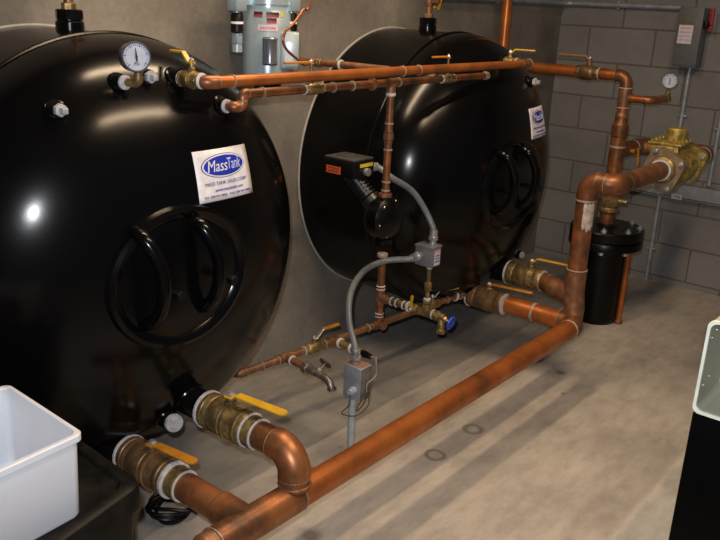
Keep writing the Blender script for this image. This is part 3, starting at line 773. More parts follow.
# pressure switch / junction box on a nipple
zlo = bxp.z+.035
bz0 = at(426, 263, X=bxp.x).z
t = thing('pressure_switch', 'small grey steel switch box standing on a thin brass nipple between two conduits', 'electrical box', bxp+Vector((0, 0, .035)))
MB().cyl(Vector((bxp.x, bxp.y, zlo)), Vector((bxp.x, bxp.y, bz0+.004)), .0085, 16).build('nipple', brass(), t)
MB().hexa((bxp.x, bxp.y, zlo+.002), (bxp.x, bxp.y, zlo+.016), .017, 8).hexa((bxp.x, bxp.y, zlo+.055), (bxp.x, bxp.y, zlo+.09), .0145, 8).build('hex_bushing', brass(), t)
ring(t, (bxp.x, bxp.y, zlo+.02), (0, 0, 1), .0085, .012, .006); ring(t, (bxp.x, bxp.y, bz0-.014), (0, 0, 1), .0085, .012, .003)
bh = .082
bcen = Vector((bxp.x-.012, bxp.y+.003, bz0+bh/2))
bx = MB().box(bcen, (.062, .078, bh), bev=.004).build('housing', greypaint(), t)
MB().box(bcen+Vector((0, 0, bh/2-.006)), (.066, .082, .010), bev=.002).build('cover', greypaint(), t)
MB().box(bcen+Vector((.004, -.0396, -.006)), (.036, .001, .058)).build('rating_label', plain('pale label', (.55, .52, .52), .5), bx, 'small pale sticker')
fl = flat(bcen+Vector((.004, -.0402, -.006)), (1, 0, 0), (0, 0, 1))
MB().box(bcen+Vector((.004, -.0403, .016)), (.032, .0008, .010)).build('label_band', plain('red label ink', (.5, .05, .05), .5), bx)
for k in range(4): text_on(bx, 'lettering', ('DANGER', 'RISK OF SHOCK', 'POWER OFF', 'BEFORE SERVICE')[k], .007, ink('blue') if k else ink('white'), (lambda u, v, n, k=k: fl(u, v+.020-.0115*k, n)), 0, 0, .026)
# gauge-like plug on top of box
gc = at(431, 240, X=bcen.x+.012)
top1 = Vector((bcen.x+.016, bcen.y-.008, bcen.z+bh/2))
side1 = Vector((bcen.x-.033, bcen.y+.012, bcen.z+.000))

# grey wired box on its post
pbase = Vector((2.0, 1.61, 0))
pbase = at(351.5, 420, Y=1.57); pbase = Vector((pbase.x, pbase.y, 0))
zb2 = at(353, 398, X=pbase.x).z; zt2 = at(353, 366, X=pbase.x).z
t = thing('conduit_post', 'grey upright conduit rising from the floor behind the big low pipe', 'conduit', pbase)
MB().cyl(pbase, pbase+Vector((0, 0, zb2)), .0125, 20).build('conduit', plain('pale grey conduit plastic', (.33, .36, .40), .45), t)
MB().cyl(pbase+Vector((0, 0, zb2-.02)), pbase+Vector((0, 0, zb2-.001)), .016, 16).cyl(pbase, pbase+Vector((0, 0, .02)), .017, 16).build('coupling', plain('pale grey conduit plastic', (.33, .36, .40), .45), t)
b2c = Vector((pbase.x+.022, pbase.y, (zb2+zt2)/2)); b2s = (.060, .074, zt2-zb2+.004)
t = thing('junction_box', 'grey weathered junction box with open wires on top of the upright conduit', 'electrical box', (b2c.x, b2c.y, zb2))
bx = MB().box(b2c, b2s, bev=.003).build('box', noisy('galvanised box', (.34, .37, .42), (.26, .29, .33), 25, .4, .45), t)
MB().box(b2c+Vector((.0, -.038, 0)), (.054, .003, b2s[2]-.006), bev=.001).build('cover_plate', noisy('stained steel cover', (.20, .20, .19), (.07, .065, .06), 14, .5, .45), t)
MB().box(b2c+Vector((0, 0, b2s[2]/2+.0006)), (.052, .066, .0012)).build('rusty_top', noisy('rust film', (.26, .12, .06), (.20, .15, .12), 20, .2, .6), t, 'rusty brown top face')
kn = Vector((b2c.x-.030, b2c.y-.012, b2c.z-.022))
MB().cyl(kn, kn+Vector((-.016, 0, 0)), .014, 20).cyl(kn+Vector((-.016, 0, 0)), kn+Vector((-.026, 0, 0)), .010, 16).build('cable_gland', plain('pale grey conduit plastic', (.33, .36, .40), .45), t)
# flexible conduits
t2in = Vector((b2c.x, b2c.y+.012, b2c.z+b2s[2]/2))
def flex(label, pts, ends):
    t = thing('flexible_conduit', label, 'conduit', pts[0])
    path = smooth(pts, 10)
    MB().tube(path, .0115, 18).build('conduit', greypvc(), t)
    for (p, q) in ends:
        p, q = Vector(p), Vector(q); d = (q-p).normalized()
        MB().cyl(p, p+d*.018, .0128, 16).hexa(p+d*.014, p+d*.030, .0185, 8).cyl(p+d*.030, p+d*.052, .0155, 16).build('connector', zinc(), t)
    return t
k2 = kf+Vector((.022, -.0, 0)); kx = Vector((bc.x+.058, bc.y-.035, bc.z-.02))
A = [kx, kx+Vector((.05, -.012, -.002)), at(392, 178, Y=1.73), at(412, 191, Y=1.71), at(425, 210, X=top1.x-.01), top1+Vector((0, 0, .05)), top1]
flex('grey flexible conduit arching from the circulator control box down to the switch box', A, [(kx, kx+Vector((1, -.1, 0))), (top1, top1+Vector((0, 0, 1)))])
B = [side1, side1+Vector((-.05, .004, -.004)), at(385, 261, X=side1.x-.11), at(364, 271, X=side1.x-.20), at(351, 292, X=t2in.x+.11), at(349, 320, X=t2in.x+.04), t2in+Vector((-.002, .0, .05)), t2in]
flex('grey flexible conduit sweeping from the switch box down to the junction box on the post', B, [(side1, side1+Vector((-1, 0, 0))), (t2in, t2in+Vector((0, 0, 1)))])
# loose wires
wm = plain('dark wire insulation', (.03, .028, .028), .4)
t = thing('loose_wire', 'thin dark wire looping round the bottom of the junction box', 'wire', (b2c.x, b2c.y, zb2))
MB().tube(smooth([kn+Vector((-.022, 0, -.008)), b2c+Vector((-.075, -.03, -.055)), b2c+Vector((-.095, -.015, -.085)), b2c+Vector((-.055, -.045, -.098)), b2c+Vector((-.01, -.055, -.08)), b2c+Vector((.008, -.048, -.055)), b2c+Vector((-.025, -.05, -.045)), b2c+Vector((-.04, -.04, -.07)), b2c+Vector((-.03, -.03, -.095)), b2c+Vector((.02, -.02, -.085)), b2c+Vector((.05, -.01, -.05))], 8), .002, 8).build('wire', wm, t)
t = thing('loose_wire', 'thin grey wire from the sensor curling over the junction box top', 'wire', sensor_end)
MB().tube(smooth([sensor_end, sensor_end+Vector((.02, -.03, -.002)), b2c+Vector((.06, -.03, b2s[2]/2+.01)), b2c+Vector((.045, -.045, .02)), b2c+Vector((.0, -.044, -.0)), b2c+Vector((.0, -.043, -.03))], 8), .0018, 8).build('wire', plain('grey wire', (.25, .25, .24), .5), t)
# cable coil on the floor by the tote
cc = at(176, 512, Z=0)
t = thing('cable_coil', 'coil of dark cable lying on the floor under the front valve', 'cable', (cc.x, cc.y, 0))
pts = []
for k in range(180):
    a = k*.14; r = .07+.012*math.sin(k*.3)+.008*math.cos(k*.11)
    pts.append((cc.x+r*math.cos(a), cc.y+r*math.sin(a), .008+.00025*k+.004*math.sin(k*.4)))
MB().tube(pts, .006, 8).build('cable', blkplastic(), t)

# ================================================================= BACK CORNER: vessel, riser, mixing valve
VX, VY = at(594, 318, Z=0).x, at(594, 318, Z=0).y
t = thing('filter_vessel', 'black upright steel vessel with a bolted flange top standing on the floor in the corner', 'vessel', (VX, VY, 0))
MB().lathe((VX, VY, 0), (0, 0, 1), [(0, .100), (.012, .108), (.03, .111), (.44, .111)], 48).build('body', blk(), t)
MB().lathe((VX, VY, .40), (0, 0, 1), [(0, .113), (.012, .183), (.045, .183), (.05, .18)], 48).build('flange', blk(), t)
MB().lathe((VX, VY, .456), (0, 0, 1), [(0, .180), (.003, .183), (.045, .183), (.051, .178), (.055, .06), (.065, .05)], 48).build('lid', blk(), t)
for k in range(8):
    a = k*PI/4+.3; c = Vector((VX+.158*math.cos(a), VY+.158*math.sin(a), 0))
    m = MB().cyl(c+Vector((0, 0, .39)), c+Vector((0, 0, .530)), .007, 10).hexa(c+Vector((0, 0, .506)), c+Vector((0, 0, .520)), .015).hexa(c+Vector((0, 0, .393)), c+Vector((0, 0, .408)), .015)
    m.build('bolt', zinc(), t)
q = at(624, 285, X=VX+.02)
t = thing('drain_pipe', 'thin orange copper pipe running down beside the black vessel to the floor', 'pipe', (q.x, q.y, 0))
MB().cyl((q.x, q.y, 0), (q.x, q.y, .44), .014, 16).build('pipe', cpb, t)
ring(t, (q.x, q.y, .012), (0, 0, 1), .0145, .02, .006, 'coupling', cpd)
# riser above the vessel
SX, SY = VX+.01, VY+.01
ZT = 1.252
t = thing('riser_pipe', 'copper riser standing on the black vessel with stepped fatter lower section', 'pipe', (SX, SY, .55))
RR = .027
run(t, [(SX, SY, 1.03), (SX, SY, ZT), (SX, SY+.10, ZT)], RR, .04, cpb, cp, lip=.0025)
MB().lathe((SX, SY, .505), (0, 0, 1), [(0, .038), (.08, .038)], 24).lathe((SX, SY, .66), (0, 0, 1), [(0, .0370), (.30, .0370), (.305, .0410), (.355, .0410), (.365, .033), (.385, .031), (.40, .030)], 28).build('lower_pipe', cp, t)
MB().lathe((SX, SY, .575), (0, 0, 1), [(0, .040), (.008, .052), (.02, .052), (.03, .043), (.045, .050), (.075, .050), (.085, .040)], 24).cyl((SX, SY-.04, .64), (SX+.01, SY-.085, .64), .014, 14).build('union', brass(), t)
ring(t, (SX, SY, 1.062), (0, 0, 1), RR, .03, .0045, 'coupling', cpd)
for z in (.91, 1.0): ring(t, (SX, SY, z), (0, 0, 1), .0370, .012, .003, 'solder_ring', noisy('dulled solder', (.40, .34, .29), (.26, .2, .16), 30, .3, .5))
zg = at(627, 98, X=SX).z
MB().tube([(SX, SY, zg-.045), (SX, SY, zg+.045)], RR+.004, 22).tube([(SX, SY, zg), (SX, SY-.04, zg)], .022, 22).build('tee', cpd, t)
for z in (zg-.047, zg+.047): ring(t, (SX, SY, z), (0, 0, 1), RR, .006, .005)
# gauge branch off the riser
t = thing('gauge_branch', 'small copper branch beside the riser carrying the round gauge near the switch box', 'pipe', (SX, SY-.04, zg))
ge = Vector((SX+.13, SY-.135, zg))
run(t, [(SX, SY-.04, zg), (SX, SY-.135, zg), ge], .018, .03, cpb, cp, lip=.002)
MB().hexa(ge, ge+Vector((.04, 0, 0)), .017, 8).hexa(ge+Vector((.05, 0, 0)), ge+Vector((.085, 0, 0)), .02, 8).cyl(ge, ge+Vector((.10, 0, 0)), .013, 14).build('fittings', brass(), t)
gs = ge+Vector((.075, 0, .018))
def gauge(label, base, c, n, r):
    """base: foot of the stem; c: centre of the dial; n: direction it faces"""
    base, c, n = Vector(base), Vector(c), Vector(n).normalized()
    t = thing('pressure_gauge', label, 'gauge', base)
    MB().cyl(base, base.lerp(c, .75), .007, 12).hexa(base, base.lerp(c, .28), .012).build('stem', brass(), t)
    MB().lathe(c-n*.022, n, [(0, r*.75), (.004, r*.95), (.03, r), (.034, r*1.02), (.038, r*.98), (.038, r*.88), (.034, r*.88)], 36).build('case', plain('chrome case', (.35, .34, .42), .25, .9), t)
    f = MB().lathe(c+n*.0125, n, [(0, r*.9), (.001, r*.9)], 36).build('dial', plain('white dial', (.46, .49, .58), .4), t)
    up = Vector((0, 0, 1)); u = up.cross(n).normalized(); v = n.cross(u)
    o = c+n*.0142
    m = MB()
    for k in range(27):
        a = math.radians(-45+k*270/26); d = -(u*math.cos(a))+v*math.sin(a)
        m.box(o+d*r*.76, (.0012 if k % 5 else .002, r*(.1 if k % 5 else .18), .0006), axes=(n.cross(d), d, n))
    m.build('scale_marks', plain('black dial ink', (.01, .01, .012), .5), f)
    d = (v*.93-u*.05).normalized()
    MB().strip([o-d*r*.3+n*.001, o+n*.001, o+d*r*.6+n*.001], [r*.12, r*.14, r*.03], .001, n.cross(d)).cyl(o, o+n*.003, r*.08, 12).build('needle', plain('black dial ink', (.01, .01, .012), .5), f)
    fl_ = flat(o, u, v)
    text_on(f, 'lettering', 'PSI', r*.3, plain('black dial ink', (.01, .01, .012), .5), lambda a, b, h: fl_(a, b-r*.45, h-.0006))
    return t
gauge('small round gauge on the copper branch near the block wall', gs, gs+Vector((0, 0, .065)), (-.9, -.42, .1), .035)
# Y-direction feed pipe with valve, and the vertical copper from above
t = thing('feed_pipe', 'copper pipe dropping behind the farther tank then crossing to the corner riser', 'pipe', (SX, 2.25, ZT))
run(t, [(SX, 2.25, 2.9), (SX, 2.25, ZT), (SX, SY+.10, ZT)], .0285, .05, cpb, cpd, lip=.0025)
yv = None
best = 9
for k in range(400):
    yy = 1.5+k*.002; qv = Vector((SX, yy, ZT))-EYE; x = 360+FPX*qv.dot(CR)/qv.dot(_f)
    if abs(x-588) < best: best = abs(x-588); yv = yy
ball_valve('ball_valve', 'bronze ball valve with orange handle on the pipe crossing to the corner riser', (SX, yv, ZT), (0, -1, 0), .0265, .12, (0, 1, 0), .17, .018, amber(), bz, lift=.045, bulge=1.4, kink=.012, rings=(0, 1))

# bronze mixing valve: front flange, cast body, back flange
MY, MZ = RY-.115, RZ
t = thing('mixing_valve', 'yellowish cast bronze valve with two bolted flanges beside the block wall', 'valve', (3.75, MY, MZ-.1))
def sqflange(m, x0, x1, r):
    # rounded square plate
    for seg in (0,):
        k0 = []; k1 = []
        for i in range(48):
            a = 2*PI*i/48; c, s_ = math.cos(a), math.sin(a)
            rr = r/((abs(c)**5+abs(s_)**5)**(1/5)); ca, sa = math.cos(.35), math.sin(.35)
            y, z = rr*c, rr*s_; y, z = y*ca-z*sa, y*sa+z*ca
            k0.append(m.bm.verts.new((x0, MY+y, MZ+z))); k1.append(m.bm.verts.new((x1, MY+y, MZ+z)))
        m.bridge(k0, k1); m.bm.faces.new(k0[::-1]); m.bm.faces.new(k1)
fm = MB(); sqflange(fm, 3.585, 3.61, .082)
fo = fm.build('front_flange', noisy('brown bronze flange', (.30, .22, .15), (.2, .14, .1), 25, .4, .45), t)
MB().lathe((3.585, MY, MZ), (-1, 0, 0), [(0, .062), (.012, .058), (.018, .048), (.022, .048), (.024, .041)], 32).build('flange_neck', brass(), t)
ring(t, (3.563, MY, MZ), (1, 0, 0), .042, .006, .006); ring(t, (3.583, MY, MZ), (1, 0, 0), .055, .006, .006)
for k in range(4):
    a = k*PI/2+PI/4+.35; c = Vector((3.585, MY+.088*math.cos(a), MZ+.088*math.sin(a)))
    MB().hexa(c+Vector((-.014, 0, 0)), c, .012).cyl(c+Vector((-.02, 0, 0)), c+Vector((.05, 0, 0)), .006, 10).build('bolt', zinc(), fo)
fm = MB(); sqflange(fm, 3.62, 3.645, .080); fm.lathe((3.64, MY, MZ), (1, 0, 0), [(0, .06), (.03, .065), (.06, .085), (.12, .088), (.18, .08), (.21, .06), (.23, .06)], 32)
fm.box((3.73, MY+.03, MZ+.075), (.15, .13, .05), bev=.012).box((3.735, MY+.03, MZ+.102), (.17, .15, .012), bev=.004)
for dx in (-.07, -.025, .02, .065):
    for dy in (-.06, .06): fm.hexa((3.735+dx, MY+.03+dy, MZ+.107), (3.735+dx, MY+.03+dy, MZ+.118), .008)
fm.build('body', gold(), t)
MB().lathe((3.77, MY+.02, MZ+.107), (0, 0, 1), [(0, .042), (.015, .044), (.05, .044), (.058, .038)], 28).build('bonnet', gold(), t)
fm = MB(); sqflange(fm, 3.87, 3.893, .085); fm.build('back_flange', gold(), t)
for k in range(4):
    a = k*PI/2+PI/4+.35; c = Vector((3.87, MY+.09*math.cos(a), MZ+.09*math.sin(a)))
    MB().hexa(c+Vector((-.014, 0, 0)), c, .012).build('bolt', zinc(), t)
fl = flat((3.76, MY-.090, MZ), (1, 0, 0), (0, 0, 1))
text_on(t, 'cast_lettering', '125', .05, gold(), fl)
# return loop from the mixing valve to the corner riser
t = thing('loop_pipe', 'dark copper pipe looping behind the bronze valve back to the corner riser', 'pipe', (4.25, 1.4, MZ))
run(t, [(3.893, MY, MZ), (4.22, MY, MZ), (4.22, SY, MZ-.01), (SX+.03, SY, MZ-.01)], .0395, .06, copper(), cpd, lip=.003)
lx = 4.02
MB().strip([(lx, SY-.052, MZ-.01), (lx, SY-.075, MZ+.01), (lx, SY-.085, MZ-.05), (lx, SY-.085, MZ-.075)], .02, .006, (1, 0, 0)).cyl((lx, SY-.036, MZ-.01), (lx, SY-.06, MZ-.01), .010, 12).build('lever', amber(), t, 'small orange lever')

# ================================================================= BLOCK WALL FITTINGS
gv = galv()
def wallpipe(label, pts, r=.012, R=.05, straps=()):
    t = thing('steel_conduit', label, 'conduit', pts[0])
    path = fillet(pts, R)[0] if len(pts) > 2 else [Vector(p) for p in pts]
    MB().tube(path, r, 16).build('conduit', gv, t)
    for p, s_ in straps: MB().box(p, s_, bev=.002).build('strap', gv, t)
    return t
yA = at(684, 100, X=4.775).y; yB = at(652, 240, X=4.775).y; yC = at(713, 160, X=4.775).y
zS = .575
wallpipe('thin steel conduit dropping from the switch box down the block wall', [(4.782, yA, 1.31), (4.782, yA, zS+.055)], straps=[((4.788, yA, 1.0), (.02, .05, .012))])
wallpipe('thin steel conduit running from the wall channel down to the floor', [(4.782, yB, zS-.045), (4.782, yB, 0.0)], straps=[((4.788, yB, .2), (.02, .05, .012))])
wallpipe('thin steel conduit at the right edge of the block wall above the channel', [(4.782, yC, 1.75), (4.782, yC, zS+.055)], straps=[((4.788, yC, .95), (.02, .05, .012))])
zP = at(600, 4.5, X=4.765).z
wallpipe('horizontal steel pipe high along the concrete wall and block wall', [(3.45, 2.335, zP), (4.775, 2.335, zP), (4.775, 1.63, zP)], r=.014, R=.06, straps=[((4.0, 2.348, zP), (.012, .022, .045)), ((4.788, 2.0, zP), (.022, .012, .045))])
ys = at(628, 190, X=4.775).y
t = thing('strut_channel', 'grey steel channel fixed level across the block wall behind the bronze valve', 'bracket', (4.78, 1.2, zS))
gs_ = plain('dull galvanised channel', (.30, .315, .33), .55, .3)
m = MB().box((4.7975-.002, (ys+.35)/2, zS), (.004, ys-.35, .085)).box((4.779, (ys+.35)/2, zS+.0425), (.038, ys-.35, .004)).box((4.779, (ys+.35)/2, zS-.0425), (.038, ys-.35, .004)).box((4.7615, (ys+.35)/2, zS+.004), (.003, ys-.35, .078))
m.build('channel', gs_, t)
pl = at(677, 195, X=4.76)
MB().box((4.7593, pl.y, pl.z-.01), (.001, .06, .03)).build('paper_tag', plain('faded label', (.5, .5, .52), .6), t, 'small faded sticker')
fl = flat((4.7586, pl.y, pl.z-.01), (0, -1, 0), (0, 0, 1))
text_on(t, 'lettering', 'P1000', .016, plain('dark label ink', (.05, .02, .02), .5), fl)
# disconnect switch
y0, y1 = 1.608, 1.482; zt0, zb0 = 1.585, 1.272
t = thing('disconnect_switch', 'grey safety switch box with a white label and red lever high on the block wall', 'switch', (4.78, (y0+y1)/2, zb0))
MB().box((4.745, (y0+y1)/2, (zt0+zb0)/2), (.105, y0-y1, zt0-zb0), bev=.004).build('box', greypaint(), t)
dr = MB().box((4.688, (y0+y1)/2, (zt0+zb0)/2+.005), (.01, y0-y1+.006, zt0-zb0-.01), bev=.003).build('door', plain('grey switch door', (.12, .125, .13), .5), t)
MB().box((4.6824, (y0+y1)/2+.015, 1.445), (.001, .076, .098)).build('instruction_label', plain('pale lilac label', (.74, .66, .72), .5), dr, 'white sticker')
fl = flat((4.6818, (y0+y1)/2+.015, 1.445), (0, -1, 0), (0, 0, 1))
for k, q in enumerate(('DANGER', 'HIGH VOLTAGE', 'HEAVY DUTY', 'SAFETY SWITCH')): text_on(dr, 'lettering', q, .012, plain('faded label ink', (.35, .25, .33), .5), (lambda u, v, n, k=k: fl(u, v+.032-.021*k, n)), 0, 0, .06)
MB().box((4.6824, (y0+y1)/2+.015, 1.503), (.001, .07, .015)).build('rating_mark', plain('yellow black marks', (.14, .11, .03), .5), dr)
MB().box((4.73, y1-.012, 1.50), (.05, .02, .04), bev=.004).cyl((4.73, y1-.02, 1.50), (4.73, y1-.04, 1.50), .014, 14).build('lever_hub', blkplastic(), t)
MB().strip([(4.73, y1-.035, 1.47), (4.725, y1-.037, 1.53), (4.72, y1-.035, 1.585)], [.018, .024, .03], .016, (1, 0, 0)).build('lever', plain('red enamel lever', (.45, .02, .04), .4), t, 'red lever')

# ================================================================= WALL MOTOR
mc = Vector((at(268, 40, Y=2.2).x, 2.20, 0))
mr_ = .092; z0m = 1.252
blu = noisy('blue grey motor enamel', (.40, .50, .56), (.33, .43, .50), 6, .35, .25)
t = thing('vertical_motor', 'blue-grey upright cylindrical motor on the wall above the gap between the tanks', 'motor', (mc.x, mc.y, z0m))
MB().lathe((mc.x, mc.y, z0m), (0, 0, 1), [(0, mr_-.012), (.01, mr_), (.235, mr_), (.24, mr_-.003), (.262, mr_-.003), (.265, mr_), (.60, mr_), (.62, mr_-.02), (.63, .03)], 48).build('housing', blu, t)
mcd = Vector((-mc.x, -mc.y, 0)).normalized(); mrt = Vector((-mcd.y, mcd.x, 0))   # facing the room, and to its right
mrt = -mrt if mrt.dot(CR) < 0 else mrt
mdep = (Vector((mc.x, mc.y, 1.5))-EYE).dot(_f)-mr_
def face(px, py, out=0.):   # offset across the motor and height
    o = (px-268)*mdep/FPX; q = Vector((mc.x, mc.y, 0))+mcd*(mr_+out)
    return o, at(268, py, Y=q.y).z
def curved(o, z, h=.001):
    o = max(-mr_*.98, min(mr_*.98, o)); p = Vector((mc.x, mc.y, z))+mrt*o+mcd*math.sqrt(mr_*mr_-o*o)
    n = (p-Vector((mc.x, mc.y, z))).normalized(); return p+n*h
def mlabel(px0, py0, px1, py1, mat, name, txt=None):
    (ax_, az), (bx_, bz_) = face(px0, py0), face(px1, py1); m = MB(); g = []
    n = 8
    for i in range(n+1):
        x = ax_+(bx_-ax_)*i/n; g.append((m.bm.verts.new(curved(x, az)), m.bm.verts.new(curved(x, bz_))))
    for i in range(n): m.bm.faces.new((g[i][0], g[i][1], g[i+1][1], g[i+1][0]))
    o = m.build(name, mat, t)
    if txt:
        cx, cz = (ax_+bx_)/2, (az+bz_)/2
        text_on(o, 'lettering', txt, abs(az-bz_)*.55, ink('white') if 'dark' in name else plain('red label ink', (.5, .05, .05), .5), lambda u, v, h: curved(cx+u, cz+v, .001+h), 0, 0, abs(bx_-ax_)*.8)
    return o
redl = plain('red label band', (.42, .03, .03), .5); dkl = plain('dark label', (.03, .028, .03), .5)
for (a, b, c, d) in ((254, 12, 262.5, 15), (266, 12, 279, 15), (266.5, 18, 276.5, 21)): mlabel(a, b, c, d, dkl, 'dark_label'); mlabel(a, d, c, d+2.2, redl, 'red_label')
mlabel(280, 12, 283, 16.5, plain('yellow label', (.62, .5, .04), .5), 'yellow_label')
mlabel(258, 25, 277.5, 31, plain('pink white label', (.72, .55, .6), .5), 'pale_label', 'CAUTION')
# capacitor can and conduit box
cm = noisy('dark steel can', (.22, .25, .30), (.17, .19, .23), 10, .6, .25)
o_, z_ = face(270, 65, .02); _, z2_ = face(270, 37, .02)
q = Vector((mc.x, mc.y, z_))+mrt*o_+mcd*(mr_+.020); hh = z2_-z_
MB().lathe(q, (0, 0, 1), [(0, .024), (.006, .028), (.018, .026), (hh-.012, .026), (hh-.006, .028), (hh, .022)], 28).build('capacitor_can', cm, t, 'darker steel capacitor can')
o_, z_ = face(290.5, 69, .0); _, z2_ = face(290.5, 31, .0); hh = z2_-z_
q = Vector((mc.x, mc.y, (z_+z2_)/2))+mrt*o_+mcd*(mr_*.72)
bxm = MB().box(q, (.066, .05, hh), axes=(mrt, -mcd, Vector((0, 0, 1))), bev=.01).build('terminal_box', noisy('pale blue grey enamel', (.44, .52, .56), (.38, .46, .50), 8, .3, .35), t, 'paler terminal box')
for k in (.045, -.03):
    MB().box(q+mcd*.0257+Vector((0, 0, k))-mrt*.004, (.030, .0012, .026), axes=(mrt, -mcd, Vector((0, 0, 1)))).build('label', plain('pale blue label', (.52, .6, .66), .5), bxm)
# side studs: black caps with blue clevis below and above
for px, full in ((237, True), (291, False)):
    q = at(px, 22, Y=mc.y-.01)
    yq = mc.y-.01 if full else mc.y-.075
    q = at(px, 22, Y=yq)
    m = MB().lathe((q.x, yq, q.z-.035), (0, 0, 1), [(0, .014), (.004, .022), (.06, .022), (.066, .018)], 20)
    cap = m.build('black_cap', blkplastic(), t)
    MB().lathe((q.x, yq, q.z-.006), (0, 0, 1), [(0, .0224), (.008, .0224)], 20).build('white_band', ink('white'), cap)
    MB().box((q.x, yq, q.z+.06), (.05, .05, .05), bev=.006).cyl((q.x, yq, q.z+.03), (q.x, yq, q.z+.04), .014, 14).build('clevis', blu, t)
    if full: 
        MB().box((q.x, yq, q.z-.055), (.028, .03, .038), bev=.005).cyl((q.x, yq, q.z-.074), (q.x, yq, q.z-.10), .018, 18).build('stud', blu, t)
        MB().strip([(q.x, yq, q.z+.07), (mc.x-mr_+.01, mc.y, q.z+.07)], .03, .02, (0, 0, 1)).build('arm', blu, t)
    else:
        MB().strip([(q.x, yq, q.z+.07), (mc.x+mr_-.05, mc.y-.06, q.z+.07)], .03, .02, (0, 0, 1)).build('arm', blu, t)
for z in (1.60, 1.36): MB().box((mc.x, 2.316, z), (.09, .086, .05), bev=.004).build('wall_bracket', greypaint(), t)
MB().cyl((mc.x, mc.y, z0m+.004), (mc.x, mc.y, z0m-.03), .05, 24).build('pump_foot', blk(), t)
# thin copper tube curling past the motor
ct = [at(310, 0, Y=2.02), at(303, 10, Y=2.02), at(293, 24, Y=2.0), at(285, 32, Y=2.0), at(283, 41, Y=2.0), at(287, 50, Y=2.0), at(296, 58, Y=2.0), at(305, 65, Y=2.0), Vector((xt-.004, 2.0, zt+.012))]
ct = [ct[0]+Vector((.10, .05, 1.2)), ct[0]+Vector((.05, .02, .3))] + ct
t = thing('copper_tube', 'thin red copper tube curling down past the blue-grey motor to the slim pipe', 'tube', ct[-1])
MB().tube(smooth(ct, 8), .0045, 10).build('tube', noisy('red copper tube', (.32, .10, .05), (.22, .07, .04), 20, .5, .35), t)

# ================================================================= GAUGE ON THE NEAR TANK
t = thing('gauge_elbow', 'small brass elbow screwed into the nearer tank below the gauge', 'fitting', (g1.x, 1.765, g1.z))
run(t, [(g1.x, 1.753, g1.z), (g1.x+.015, 1.715, g1.z+.002), (g1.x+.017, 1.713, g1.z+.035)], .0105, .011, brass(), brass(), lip=.002, rings=False)
ring(t, (g1.x, 1.748, g1.z), (0, 1, 0), .013, .012, .005)
gc_ = at(134.5, 57, Y=1.70)
gb = Vector((g1.x+.017, 1.713, g1.z+.035))
gauge('round white dial gauge with chrome rim mounted on the nearer tank', gb, gc_, (-.30, -.95, .08), .036)

# ================================================================= FOREGROUND
# black tote with lid, bottom left
tz = .60
tc_ = Vector((.848, 1.213, 0)); ang = math.radians(9)
ux = Vector((math.cos(ang), math.sin(ang), 0)); uy = Vector((-math.sin(ang)*.35, 1, 0)).normalized()
ux = Vector((.975, .225, 0)).normalized(); uy = Vector((.045, 1, 0)).normalized()
tw, tl_ = .62, .46
def prism(m, corner, w, l, z0, z1, r=.03, inset0=0., n=6):
    """rounded rectangular prism; corner is its near right corner, w runs to -ux, l to +uy"""
    def loop(z, s_):
        out = []
        for (a0, cx_, cy_) in ((0, -r-s_, l-r-s_), (90, -w+r+s_, l-r-s_), (180, -w+r+s_, r+s_), (270, -r-s_, r+s_)):
            for k in range(n+1):
                a = math.radians(a0+90*k/n); out.append(m.bm.verts.new(Vector(corner)+ux*(cx_+r*math.cos(a))+uy*(cy_+r*math.sin(a))+Vector((0, 0, z))))
        return out
    return loop
t = thing('storage_tote', 'dusty black plastic storage tote under the white tub', 'tote', (tc_.x-.25, tc_.y+.25, 0))
m = MB(); lp = prism(m, tc_, tw, tl_, 0, 0)
a = lp(0, .03); b = lp(tz-.045, .012); m.bridge(a, b); m.bm.faces.new(a[::-1]); m.bm.faces.new(b)
m.build('body', plain('black tote plastic', (.003, .003, .003), .3, spec=.08), t)
dust = noisy('dusty black lid', (.004, .004, .004), (.009, .008, .007), 7, 0, .3, .45, c3=(.018, .016, .013), spec=.08, lo=.42, hi=.62)
m = MB(); lp = prism(m, tc_, tw, tl_, 0, 0)
L_ = [lp(tz-.05, .0), lp(tz-.012, 0), lp(tz-.004, .004), lp(tz, .012), lp(tz, .030), lp(tz-.008, .036)]
for i in range(len(L_)-1): m.bridge(L_[i], L_[i+1])
m.bm.faces.new(L_[-1]); m.bm.faces.new(L_[0][::-1])
m.build('lid', dust, t)
MB().ball(tc_+uy*.275-ux*.013+Vector((0, 0, tz+.002)), .008, 12).build('rivet', zinc(), t)
# white tub
ux_t = Vector((.995, .07, 0)).normalized(); uy_t = Vector((.02, 1, 0)).normalized()
ux, uy = ux_t, uy_t
cb_ = at(82.5, 511.5, Z=tz-.004+.003); tubh = .176
zf = tz-.0075
t = thing('white_tub', 'white plastic open tub resting on the black tote', 'tub', (cb_.x-.2, cb_.y+.12, zf))
wp = noisy('scuffed white plastic', (.52, .545, .60), (.60, .62, .67), 5, 0, .42, c3=(.56, .58, .63), lo=.3, hi=.5)
b_ = wp.node_tree.nodes['Principled BSDF']; b_.inputs['Subsurface Weight'].default_value = .15; b_.inputs['Subsurface Scale'].default_value = .02
m = MB(); w_, l_ = .40, .262
lp = prism(m, (cb_.x, cb_.y, 0), w_, l_, 0, 0, r=.016)
L_ = [lp(zf, .003), lp(zf+.006, 0), lp(zf+tubh-.016, -.004), lp(zf+tubh-.014, -.010), lp(zf+tubh-.002, -.010), lp(zf+tubh, -.008), lp(zf+tubh, -.001), lp(zf+tubh-.003, .001), lp(zf+.01, .004), lp(zf+.005, .008)]
for i in range(len(L_)-1): m.bridge(L_[i], L_[i+1])
m.bm.faces.new(L_[-1]); m.bm.faces.new(L_[0][::-1])
m.build('tub', wp, t)
